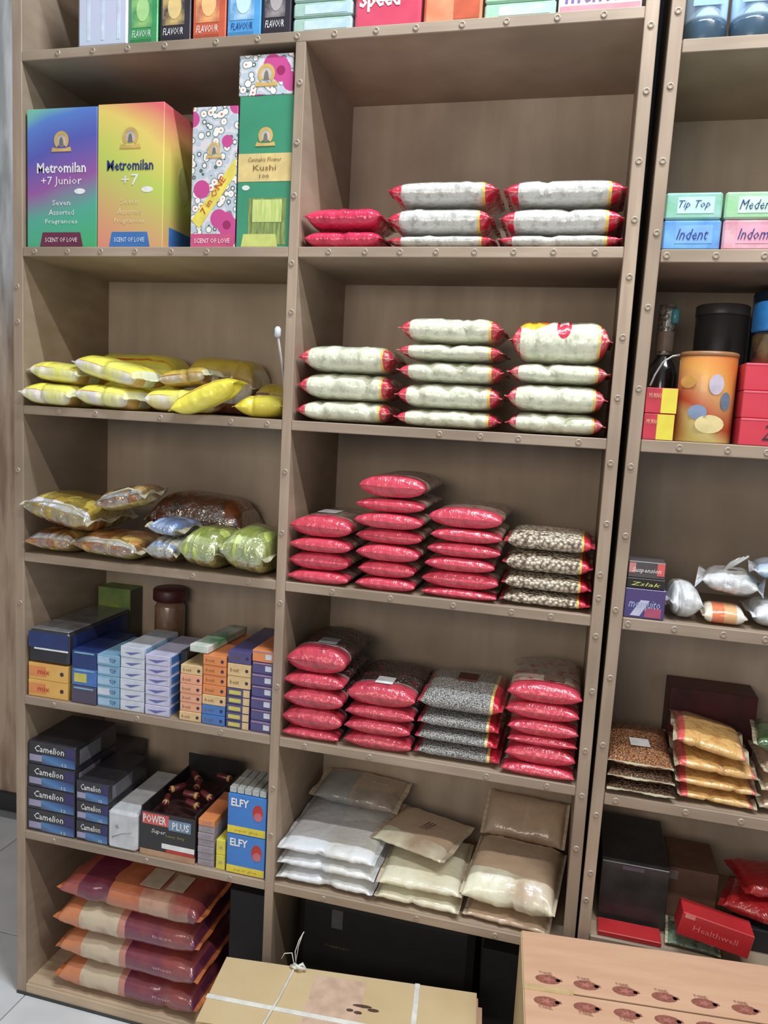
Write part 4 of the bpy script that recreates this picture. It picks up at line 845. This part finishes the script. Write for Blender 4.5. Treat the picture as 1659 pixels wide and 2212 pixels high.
for i in range(4):
    o = pouch('flour_sack', .44, .30, zb[i + 1] - zb[i] - .001, M_big if i < 3 else M_bigtop, 600 + i, (.325 + (0, .004, -.004, .008)[i], .150, (zb[i] + zb[i + 1]) / 2), rz=(0, -1, 1, -1)[i], seal=OSEAL, seal_w=.012, crease=1, p=4.5, q=.36, e=9, wr=.004, nu=34, nr=36)
    if i < 3:
        text(('flour', 'wheat', 'best')[i], .12, .012, .06, .008, plain('pink_ink2', (226, 170, 170), .4), o, at=(0, -.151, 0))
    else:
        for kx, kr in ((.05, .040), (.125, .034)): sticker('round_print', kr * 1.6, kr * 2.2, GARL, o, (kx, -.07, .0435))
    tag(o, 'orange and plum sack in the bottom left bay, ' + place_word(i, 4), 'sack', 'orange and plum sacks')
o = pouch('flour_sack', .36, .20, .046, M_bigtop, 610, (.27, .22, b0 + .400), rz=3, rx=4, seal=OSEAL, seal_w=.012, crease=0, p=2.6, q=.6, e=5, wr=.004)
tag(o, 'crumpled maroon and orange sack tucked under the shelf above the pile', 'sack')
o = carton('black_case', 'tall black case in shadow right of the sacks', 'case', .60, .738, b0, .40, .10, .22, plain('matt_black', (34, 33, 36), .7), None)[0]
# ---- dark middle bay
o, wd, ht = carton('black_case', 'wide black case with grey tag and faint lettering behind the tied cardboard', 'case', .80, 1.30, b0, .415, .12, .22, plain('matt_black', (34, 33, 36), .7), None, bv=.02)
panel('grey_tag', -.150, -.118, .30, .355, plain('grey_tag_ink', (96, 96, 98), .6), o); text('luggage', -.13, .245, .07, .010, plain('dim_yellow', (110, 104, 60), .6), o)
o = carton('black_case', 'narrow black filler box behind the big carton', 'case', 1.32, 1.50, b0, .36, .14, .2, plain('matt_black', (34, 33, 36), .7), None)[0]  # black box added to fill the bay's dark backdrop
# ================================================================ RIGHT UNIT
# top: jars
for i, (x0, x1, _, _) in enumerate(DATA['Rrow0'][:2]):
    x0 = max(x0, 1.601); j = empty('plastic_jar', ((x0 + x1) / 2, .065, SR['A'] + .0006), label=('left', 'right')[i] + ' of two light blue jars with dark bases on the top right shelf', cat='jar', group='light blue jars')
    r_ = (x1 - x0) / 2 - .001
    lathe('jar_base', [(r_ * .9, 0), (r_, .008), (r_, .045), (r_ * .98, .052)], plain('dark_teal', (60, 84, 104), .25, coat=.7), j)
    lathe('jar_body', [(r_ * .96, .0523), (r_ * .98, .058), (r_ * .98, .17), (r_ * .8, .19)], plain('clear_blue_plastic', (170, 206, 240), .25, (196, 222, 244), 9, coat=.6), j)
    s = panel('label_patch', -.03, .03, .075, .15, plain('pale_blue_label', (150, 190, 232), .4), j, at=(0, -r_, 0))
# soaps
sp = DATA['Rrow1']; b0 = SR['B'] + .0006
cfg = [(2, b0, b0 + .062, (120, 176, 226), (90, 140, 206), 'Indent', 'light blue soap box with script lettering, lower left'), (3, b0, b0 + .062, (222, 176, 186), (196, 130, 150), 'Indomi', 'pale pink soap box with script lettering, lower right'),
       (0, b0 + .063, b0 + .118, (130, 190, 160), (160, 200, 200), 'Tip Top', 'green soap box with shiny wrap, upper left'), (1, b0 + .063, b0 + .118, (150, 200, 150), (170, 206, 180), 'Medem', 'pale green soap box with script lettering, upper right')]
for k, z0, z1, c_, c2, tx, lb in cfg:
    x0, x1 = sp[k][:2]; x0 = max(x0, 1.596)
    o, wd, ht = carton('soap_box', lb, 'soap box', x0 + .001, x1 - .001, z0, z1, .003, .10, plain('soap_' + tx, c_, .25, c2, 22, coat=.6, bmp=.4, bscale=50), 'four wrapped soap boxes', bv=.004)
    panel('pale_panel', -wd * .28, wd * .36, ht * .22, ht * .82, plain('soap_pale_' + tx, tuple(min(255, q + 40) for q in c2), .3, coat=.5), o)
    text(tx, .002, ht * .52, wd * .55, ht * .36, blue_ink, o, shear=.35, at=(0, -PR, 0))
# drinks shelf
b0 = SR['C'] + .0006; q = DATA['Rrow2']
for i, (a, z0, z1) in enumerate(((2, b0, b0 + .057), (1, b0 + .0578, b0 + .113))):
    x0, x1 = q[a][:2]; x0 = 1.594
    o, wd, ht = carton('tea_box', ('lower', 'upper')[i] + ' red and yellow tea box by the leaning post', 'tea box', x0, x1 - .001, z0, z1, -.004, .07, plain('tea_red', (196, 50, 70), .4, coat=.3), 'red and yellow tea boxes')
    panel('yellow_half', (-.06, 0)[i] * wd, wd * .49, .001, ht - .001, plain('tea_yellow', (226, 214, 76), .4, (216, 196, 70), 20), o); text('MURNO', -wd * .2, ht * .7, wd * .4, .010, plain('tea_cream', (230, 190, 150), .5), o, at=(0, -PR, 0))
bt = empty('bottle', (1.636, .158, b0), label='dark bottle with glittering silver neck and pale label behind the tea boxes', cat='bottle')
lathe('bottle_body', [(.030, 0), (.033, .006), (.033, .150), (.028, .172), (.014, .195), (.0135, .205)], plain('dark_glass', (26, 24, 28), .12, coat=1), bt)
lathe('neck_wrap', [(.0175, .196), (.019, .200), (.0185, .255), (.020, .300), (.018, .312)], plain('glitter_foil', (210, 210, 196), .2, (96, 90, 84), 120, metal=.6, bmp=1, bscale=120), bt, 20)
lathe('neck_band', [(.0195, .205), (.0198, .206), (.0198, .250), (.0195, .251)], plain('neck_band_brown', (150, 134, 118), .4), bt, 20)
s = lathe('blue_tag', [(.008, 0), (.011, .003), (.011, .03), (.008, .034)], plain('teal_tag', (70, 150, 160), .3, coat=.5), bt, 12); s.location = (.016, -.012, .268)
s = panel('glass_glint', -.008, .006, .04, .075, plain('grey_glint', (140, 150, 150), .3), bt, at=(0, -.033, 0))  # grey patch painted on the glass as its glint
o = tube('bent_wire', [(1.600, -.012, b0 + .116), (1.608, -.014, b0 + .140), (1.622, -.014, b0 + .168), (1.640, -.012, b0 + .180), (1.655, -.012, b0 + .184)], .0022, plain('steel_wire', (190, 190, 184), .3, metal=.7))
tag(o, 'thin bent steel wire hanging over the tea boxes', 'wire')
cn = empty('canister', (1.724, .062, b0), label='round yellow and orange printed canister between tea boxes and red boxes', cat='canister')
m = film('canister_print', 'u', [(0, (200, 130, 60)), (1, (200, 130, 60))]) if 0 else gradient('canister_print', [(0, (214, 190, 90)), (.3, (222, 204, 130)), (.42, (196, 90, 60)), (.6, (206, 150, 96)), (.75, (220, 160, 80)), (1, (206, 120, 60))], size=.19, tilt=.6, wob=.8)
lathe('canister_body', [(.058, 0), (.060, .003), (.060, .185), (.059, .188)], m, cn, 36)
lathe('canister_lid', [(.0605, .1855), (.0612, .187), (.0612, .194), (.057, .196)], plain('canister_lid_brown', (150, 104, 66), .4), cn, 36)
for (a, z_, r1, r2, c_) in ((-20, .065, .020, .016, (130, 150, 180)), (12, .125, .016, .022, (200, 190, 206)), (35, .09, .013, .02, (110, 130, 150)), (-45, .13, .02, .014, (220, 170, 90)), (5, .04, .03, .02, (226, 208, 150))):
    t_ = math.radians(a); s = poly('picture_patch', ell(0, 0, r1, r2), plain('patch_%d' % a, c_, .5), cn, at=(0, 0, 0)); s.location = (.0600 * math.sin(t_), -.0600 * math.cos(t_), z_); s.rotation_euler = (0, 0, t_)
cn = empty('dark_canister', (1.772, .27, b0), label='tall dark grey canister at the back behind the printed one', cat='canister')
lathe('canister_body', [(.058, 0), (.060, .004), (.060, .30), (.058, .303)], plain('charcoal_tin', (62, 62, 64), .4, coat=.3), cn); lathe('canister_lid', [(.0615, .303), (.062, .305), (.062, .325), (.058, .328)], plain('charcoal_lid', (74, 74, 76), .4), cn)
jz = b0 + .174
for i in range(3):
    o, wd, ht = carton('red_box', ('lowest', 'middle', 'top')[i] + ' of three plain red boxes with pen marks at the right edge', 'box', 1.790, 1.925, b0 + i * .058, b0 + (i + 1) * .058 - .0008, -.006 + .003 * i, .12, plain('crimson_card', (206, 62, 78), .4, (198, 54, 72), 8, coat=.2), 'red boxes with pen marks')
    text(('29', '2P', '2')[i], (-.005, .005, .06)[i], ht * .5, .036, .034, dark_ink, o, shear=.3)
    panel('pale_rim', -wd * .49, wd * .49, ht * .93, ht * .99, plain('pink_rim', (232, 110, 124), .4), o)
j = empty('blue_lidded_jar', (1.862, .075, jz + .0008), label='dark jar with bright blue lid standing on the red boxes', cat='jar')
lathe('jar_body', [(.048, 0), (.052, .006), (.052, .062), (.044, .070)], plain('dark_jar', (52, 48, 52), .25, (120, 96, 52), 20, coat=.6), j, 30); lathe('lid', [(.054, .0705), (.056, .074), (.056, .128), (.052, .133)], plain('bright_blue_lid', (50, 140, 220), .35, coat=.4), j, 30)
j = empty('navy_jar', (1.900, .29, b0), label='tall navy container at the back behind the blue lidded jar', cat='container')
lathe('jar_body', [(.055, 0), (.058, .005), (.058, .36), (.054, .365)], plain('navy_tin', (34, 58, 84), .3, coat=.5), j, 30)
# odds and ends shelf
b0 = SR['D'] + .0006
def R3(x0, x1, z0, z1, m, lb, tx, tm, extra=None):
    o, wd, ht = carton('repellent_box', lb, 'box', x0, x1, z0, z1, .0, .09, m, 'small printed boxes by the leaning post')
    text(tx, .0, ht * .45, wd * .78, ht * .36, tm, o, shear=.25); return o, wd, ht
o, wd, ht = R3(1.590, 1.677, b0, b0 + .068, plain('indigo_card', (70, 64, 120), .4, (84, 60, 110), 16, coat=.3), 'indigo box with pale stripe and pink patch at the bottom of the small stack', 'mosquito', plain('pale_blue_ink', (170, 190, 230), .5))
poly('pale_stripe', [(-wd * .34, ht * .08), (-wd * .1, ht * .08), (wd * .12, ht * .62), (-wd * .1, ht * .62)], plain('lavender_grey_ink', (190, 190, 214), .5), o); panel('pink_patch', wd * .02, wd * .42, ht * .06, ht * .38, plain('rose_patch', (176, 80, 110), .5), o)
R3(1.591, 1.673, b0 + .0688, b0 + .092, plain('black_card2', (40, 38, 34), .4), 'black box with yellow lettering in the middle of the small stack', 'Zslak', plain('yellow_lettering', (210, 210, 120), .5))
o, wd, ht = R3(1.592, 1.671, b0 + .0928, b0 + .130, plain('dark_grey_card', (84, 76, 78), .4, coat=.3), 'dark box with pink and white print on top of the small stack', 'Suspension', white_ink)
panel('pink_corner', wd * .28, wd * .48, ht * .2, ht * .95, plain('coral_ink', (222, 96, 96), .5), o); panel('pink_left', -wd * .48, -wd * .3, ht * .3, ht * .9, plain('coral_pale', (200, 130, 130), .5), o)
white_film = film('thin_white_plastic', 'u', [(0, (206, 208, 210)), (.5, (216, 218, 218))], bscale=20, bs=1.2, rough=.25, speck=(16, (170, 172, 172)), coat=.8)
bl_film = film('blue_white_plastic', 'u', [(0, (190, 206, 226)), (.5, (214, 218, 224))], bscale=18, bs=1.1, rough=.25, speck=(8, (160, 190, 220)), coat=.8)
ph = [slab(1.58, 2.3, -.008, DEP, b0 - .03, b0 - .0006), slab(1.58, 1.679, 0, .09, b0, b0 + .14)]
def plas(nm, L, D, H, m, sd, x, y, z, rz, ry, lb, sw=.012, sc=1.2, p=2.3, q=.6, e=3, wr=.009, cat='plastic bag'):
    o = pouch(nm, L, D, H, m, sd, (x, y, b0 + z), rz=rz, ry=ry, crease=3 if wr > .005 else 0, p=p, q=q, e=e, wr=wr, seal=WSEAL if m is not OLM else BSEAL, seal_w=sw, seal_curl=sc, nu=28, nr=30)
    settle(o, ph, .002, 40); return tag(o, lb, cat)
OLM = film('orange_label_film', 'u', [(0, (226, 214, 190)), (.2, (222, 120, 80)), (.5, (222, 170, 120)), (.8, (222, 216, 204))], bscale=14, bs=.5)
plas('small_packet', .085, .10, .042, OLM, 803, 1.806, .055, .0235, -2, 0, 'small white packet with orange label under the crumpled bags', .004, .3, 3, .5, 6, .002, 'packet')
plas('plastic_bag', .064, .14, .085, white_film, 801, 1.7205, .075, .048, 4, 0, 'crumpled white plastic bag right beside the small boxes', .006)
plas('plastic_bag', .105, .15, .060, white_film, 805, 1.920, .08, .033, 0, 0, 'smooth white plastic bag lying on the board at the right edge', .008, .4, 2.6, .55, 5, .004)
o = plas('plastic_bag', .115, .14, .060, white_film, 802, 1.825, .105, .090, -10, 4, 'crumpled white plastic bag with pointed twist over the orange labelled packet', .014, 1.4)
for k in range(3): tube('twist', [(-.02, -.02, .02), (-.005 + .006 * k, -.03, .045), (.012 + .008 * k, -.03, .058 + .004 * k)], .003, white_film, o)
plas('plastic_bag', .12, .15, .045, bl_film, 804, 1.930, .09, .088, -6, 0, 'bluish white plastic bag at the right edge above the smooth one', .012, .8, 2.4, .6, 4, .006)
# grain shelf
b0 = SR['E'] + .0006
M_brown = film('brown_granule_film', 'u', [(0, (190, 130, 84)), (1, (186, 126, 80))], bscale=80, bs=.8, grain=(190, (96, 56, 38), 'u', 0, 1))
M_brown2 = film('dark_granule_film', 'u', [(0, (128, 92, 66)), (1, (120, 86, 62))], bscale=80, bs=.8, grain=(170, (56, 38, 30), 'u', 0, 1))
o = pouch('granule_packet', .24, .150, .030, M_brown2, 811, (1.664, .115, b0 + .0155), rz=-90, p=3, q=.5, e=8, wr=.002, seal=CS, seal_w=.006); tag(o, 'dark brown granule packet, lowest under the lighter ones', 'packet', 'brown granule packets')
o = pouch('granule_packet', .24, .148, .030, M_brown2, 812, (1.662, .115, b0 + .0468), rz=-90, p=3, q=.5, e=8, wr=.002, seal=CS, seal_w=.006); tag(o, 'dark brown granule packet, middle of three', 'packet', 'brown granule packets')
o = pouch('granule_packet', .23, .145, .034, M_brown, 813, (1.661, .115, b0 + .0800), rz=-91, p=3, q=.5, e=8, wr=.002, seal=CS, seal_w=.006); tag(o, 'light brown granule packet with a pale price label, topmost of three', 'packet', 'brown granule packets')
on_top(o, .045, .045, .03, .0, PAPER, rz=4)
M_tan = film('tan_nut_film', 'u', [(0, (214, 90, 90)), (.1, (214, 170, 104)), (.86, (222, 180, 120)), (.94, (214, 120, 110))], bscale=30, bs=.9, speck=(50, (190, 136, 80)))
tn = [(1.812, .150, b0 + .1365, .045, -3, 10), (1.824, .165, b0 + .092, .042, 0, 3), (1.828, .165, b0 + .0525, .034, 0, 2), (1.830, .155, b0 + .0175, .032, 0, 2)]
nheap = [slab(1.58, 2.3, -.008, DEP, b0 - .03, b0 - .0006)]
for i in (3, 2, 1, 0):
    x, L, z, H, rz, ry = tn[i]
    o = pouch('nut_packet', L, .19, H, M_tan, 820 + i, (x, .10, z), rz=rz, ry=ry, p=2.6, q=.55, e=5, wr=.003, crease=1, seal=CS, seal_w=.008, seal_curl=.8); settle(o, nheap, .001, 60); tag(o, 'golden tan packet of nuts, %s of four beside the brown granules' % ('topmost', 'third from the bottom', 'second from the bottom', 'lowest')[i], 'packet', 'golden tan packets')
o = pouch('green_packet', .12, .16, .05, film('green_leaf_film', 'u', [(0, (70, 96, 60)), (1, (84, 110, 70))], speck=(30, (50, 66, 44))), 830, (1.975, .10, b0 + .150), rz=-8, ry=6, seal=CS, seal_w=.008); tag(o, 'dark green packet on top at the right edge of the grain shelf', 'packet')
for i in range(3):
    o = pouch('beige_packet', .12, .18, .040, M_beige, 835 + i, (1.988, .10, b0 + .021 + .041 * i), rz=0, seal=CS, seal_w=.008, wr=.004); tag(o, 'beige packet under the dark green one at the right edge, ' + place_word(i, 3), 'packet', 'beige packets at the right edge')
o = carton('maroon_box', 'dark maroon box at the back behind the tan packets', 'box', 1.74, 1.95, b0, b0 + .19, .26, .10, plain('dark_maroon_card', (92, 40, 44), .5, (60, 30, 34), 10), None)[0]
# lowest shelf of the right unit
b0 = SR['F'] + .0006
o = carton('black_box', 'black box in shadow on the lowest shelf right of the leaning post', 'box', 1.60, 1.757, b0, b0 + .155, .065, .25, plain('black_plastic2', (34, 36, 38), .4, (54, 54, 54), 14, coat=.3), None)[0]
panel('dim_label', -.03, .02, .14, .15, plain('dim_violet', (96, 80, 100), .5), o)
o, wd, ht = carton('brown_box', 'brown paper box with small grey label behind the red carton', 'box', 1.762, 1.878, b0, b0 + .135, .125, .15, plain('dark_brown_card', (104, 74, 58), .6), None)
panel('small_label', -.062, -.035, .105, .128, plain('grey_label', (140, 120, 120), .5), o)
red_c = plain('deep_red_card', (176, 40, 44), .4, (160, 34, 40), 8, coat=.3)
o, wd, ht = carton('red_carton', 'flat red carton with faint lettering tilted down to the right', 'carton', 1.772, 1.930, b0 + .036, b0 + .094, -.01, .06, red_c, None); o.rotation_euler = (0, math.radians(10), 0)
text('Healthwell', 0, ht * .5, wd * .62, .014, plain('dull_pink_ink', (214, 110, 110), .5), o); panel('pale_tab', -wd * .46, -wd * .32, ht * .8, ht * .96, plain('pale_red_ink', (206, 130, 120), .5), o)
for i in range(2):
    o = pouch('red_packet', .12, .14, .05, film('scarlet_film', 'u', [(0, (170, 36, 40)), (1, (180, 40, 42))], bs=.7), 850 + i, (1.965 + .02 * i, .13 + .02 * i, b0 + .085 + .052 * i), rz=-20 + 30 * i, seal=plain('scarlet_seal', (160, 34, 38), .4), wr=.004); tag(o, ('lower', 'upper') [i] + ' scarlet packet at the right edge of the lowest right shelf', 'packet', 'scarlet packets')
o = carton('dark_crate', 'dark crate carrying the scarlet packets', 'crate', 1.935, 2.08, b0, b0 + .055, .06, .22, plain('matt_black', (34, 33, 36), .7), None)[0]
o = pouch('green_glitter_packet', .11, .11, .018, film('clear_green_film', 'u', [(0, (120, 136, 116)), (1, (130, 144, 124))], speck=(40, (60, 76, 56)), bs=1), 860, (1.82, -.0 + .06, b0 + .0095), rz=-6, seal=CS, seal_w=.006); tag(o, 'clear greenish packet with white slip below the red carton', 'packet')
on_top(o, .035, .015, .03, -.03, PAPER, 'white_slip', rz=-14)
o = carton('red_tray', 'low red edged tray on the lowest shelf by the leaning post', 'tray', 1.60, 1.745, b0, b0 + .012, .0, .055, red_c, None)[0]
# ================================================================ CARDBOARD IN FRONT
card = plain('cardboard', (204, 164, 134), .75, (196, 154, 124), 5, bmp=.15, bscale=40, stretch=(1, 6, 1))
card2 = plain('cardboard_pale', (206, 184, 142), .75, (198, 172, 130), 5, bmp=.15, bscale=40)
tape = plain('clear_tape', (206, 178, 132), .15, coat=.9); edge_d = plain('seam_shade', (92, 70, 48), .9)
inkm = plain('maroon_stamp', (126, 70, 66), .6, (150, 96, 72), 160)
bx = empty('cardboard_carton', (1.424, -.117, .004), 6, label='large tan cardboard carton with a double row of maroon stamps along its taped seam', cat='carton')
W_, D_, H_ = .64, .363, .604
cuboid('front_side', 0, W_, -D_, -D_ + .004, 0, H_, card, bx); cuboid('back_side', 0, W_, -.004, 0, 0, H_, card, bx)
cuboid('left_side', 0, .004, -D_ + .004, -.004, 0, H_, card2, bx); cuboid('right_side', W_ - .004, W_, -D_ + .004, -.004, 0, H_, card, bx)
cuboid('box_base', .004, W_ - .004, -D_ + .004, -.004, 0, .004, card, bx)
for k, (ya, yb_) in enumerate(((-D_ / 2 + .0026, -.001), (-D_ + .001, -D_ / 2 - .0026))):
    fl_ = cuboid('top_flap', .002, W_ - .002, ya, yb_, H_, H_ + .004, card, bx, .0008)
    for n_ in range(8):
        cx = .052 + .0785 * n_ - (.006 if k else 0); cy = (-.150 if k == 0 else -.214); zt = H_ + .004
        if cx > W_ - .03: continue
        V = []; 
        s = poly('stamp', ell(cx, cy, .026, .0135, 14), inkm, fl_, 'top', (0, 0, zt)) ; s.location = (0, 0, zt - .0004)
        poly('stamp_ring', [(cx + .018, cy - .004), (cx + .031, cy - .001), (cx + .028, cy + .006), (cx + .016, cy + .004)], inkm, fl_, 'top', (0, 0, zt - .0004))
        text('TUNNEL', cx - .003, cy + (.0175 if k == 0 else -.0175), .028, .008, inkm, fl_, 'top', (0, 0, zt - .0004))
        poly('stamp_star', [(cx + r_ * math.cos(a_), cy + .6 * r_ * math.sin(a_)) for a_, r_ in ((math.pi * q_ / 5, (.015, .006)[q_ % 2]) for q_ in range(10))], plain('stamp_pink', (176, 110, 100), .6), s, 'top', (0, 0, .0004))
cuboid('seam_shadow', .002, W_ - .002, -D_ / 2 - .0026, -D_ / 2 + .0026, H_ - .002, H_ + .0005, edge_d, bx)  # dark strip set between the flaps as the seam's shade
sticker('tape_strip', .10, .016, tape, bx, (.052, -D_ / 2 + .002, H_ + .0042))
# tied bale of flattened cartons
bl = empty('cardboard_bale', (.687, -.1, .004), 7, label='tied bale of flattened cardboard cartons lying in front of the shelves', cat='cardboard bale')
Rb = random.Random(8); n = 29; th = .0121
for i in range(n):
    top = i == n - 1; dx = Rb.uniform(-.006, .006); z0 = i * th + .001
    if top:
        cuboid('cardboard_sheet', 0, .645, -.218, 0, z0, z0 + th - .001, card2, bl, .001); cuboid('cardboard_sheet', .012, .645, -.44, -.224, z0, z0 + th - .001, card2, bl, .001)
    else: cuboid('cardboard_sheet', dx + .004, .652 + dx * 1.5, -.44 + Rb.uniform(-.004, .004), -.002 + Rb.uniform(-.002, .001), z0, z0 + th - .001, (card2, card)[i % 2], bl, .001)
zt = (n) * th + .0005
strap = plain('white_strap', (232, 232, 224), .4); 
s = panel('pale_patch', .24, .37, -.215, -.02, plain('pale_cardboard', (212, 180, 156), .75), bl, 'top', (0, 0, zt - .0005))
def ribbon(pts, w2, name='strap'):
    vs = []; fs = []
    for i, p in enumerate(pts):
        P = Vector(p); d = (Vector(pts[min(i + 1, len(pts) - 1)]) - Vector(pts[max(i - 1, 0)])); sd = Vector((-d.y, d.x, 0)).normalized() * w2 if abs(d.z) < .05 or (d.x * d.x + d.y * d.y) > 1e-6 else Vector((0, 0, 0))
        if sd.length < 1e-6: sd = Vector((w2, 0, 0))
        for o_ in (0, .0012):
            up = Vector((0, 0, o_)); vs += [tuple(P - sd + up), tuple(P + sd + up)]
    for i in range(len(pts) - 1):
        a = i * 4; b_ = a + 4; fs += [(a, a + 1, b_ + 1, b_), (a + 2, b_ + 2, b_ + 3, a + 3), (a, b_, b_ + 2, a + 2), (a + 1, a + 3, b_ + 3, b_ + 1)]
    fs += [(0, 2, 3, 1), (a + 4, a + 5, a + 7, a + 6)]
    return mesh_obj(name, vs, fs, strap, bl)
ribbon([(-.002, -.140, zt), (.2, -.150, zt), (.45, -.162, zt), (.652, -.175, zt)], .0065)
tube('string', [(.185, .003, .02), (.185, .004, .2), (.185, .004, zt - .004), (.183, -.002, zt + .002), (.170, -.12, zt + .002), (.165, -.15, zt + .003), (.140, -.3, zt + .002), (.11, -.442, zt), (.11, -.446, .2)], .0030, strap, bl)
ribbon([(.497, 0, zt), (.500, -.22, zt), (.503, -.444, zt)], .006)
kn = tube('knot', [(.172, -.006, zt + .004), (.188, -.018, zt + .010), (.202, -.004, zt + .012), (.212, -.016, zt + .008), (.196, -.022, zt + .014), (.18, -.008, zt + .012)], .0045, strap, bl)
for pts in ([(.185, -.004, zt + .006), (.180, .0, zt + .04), (.188, .004, zt + .07), (.200, .004, zt + .095)], [(.183, -.004, zt + .006), (.186, .01, zt + .05), (.196, .008, zt + .085)], [(.180, -.004, zt + .006), (.170, .01, zt + .028), (.150, .012, zt + .022), (.142, .012, zt + .006)]):
    tube('loose_end', pts, .0012, strap, bl)
for cx, cy, a_, b_ in ((.372, -.100, .024, .005), (.400, -.108, .014, .005), (.345, -.118, .009, .005), (.365, -.122, .010, .005)):
    poly('dark_mark', ell(cx, cy, a_, b_, 12), plain('brown_mark', (84, 62, 50), .7), bl, 'top', (0, 0, zt - .0004))
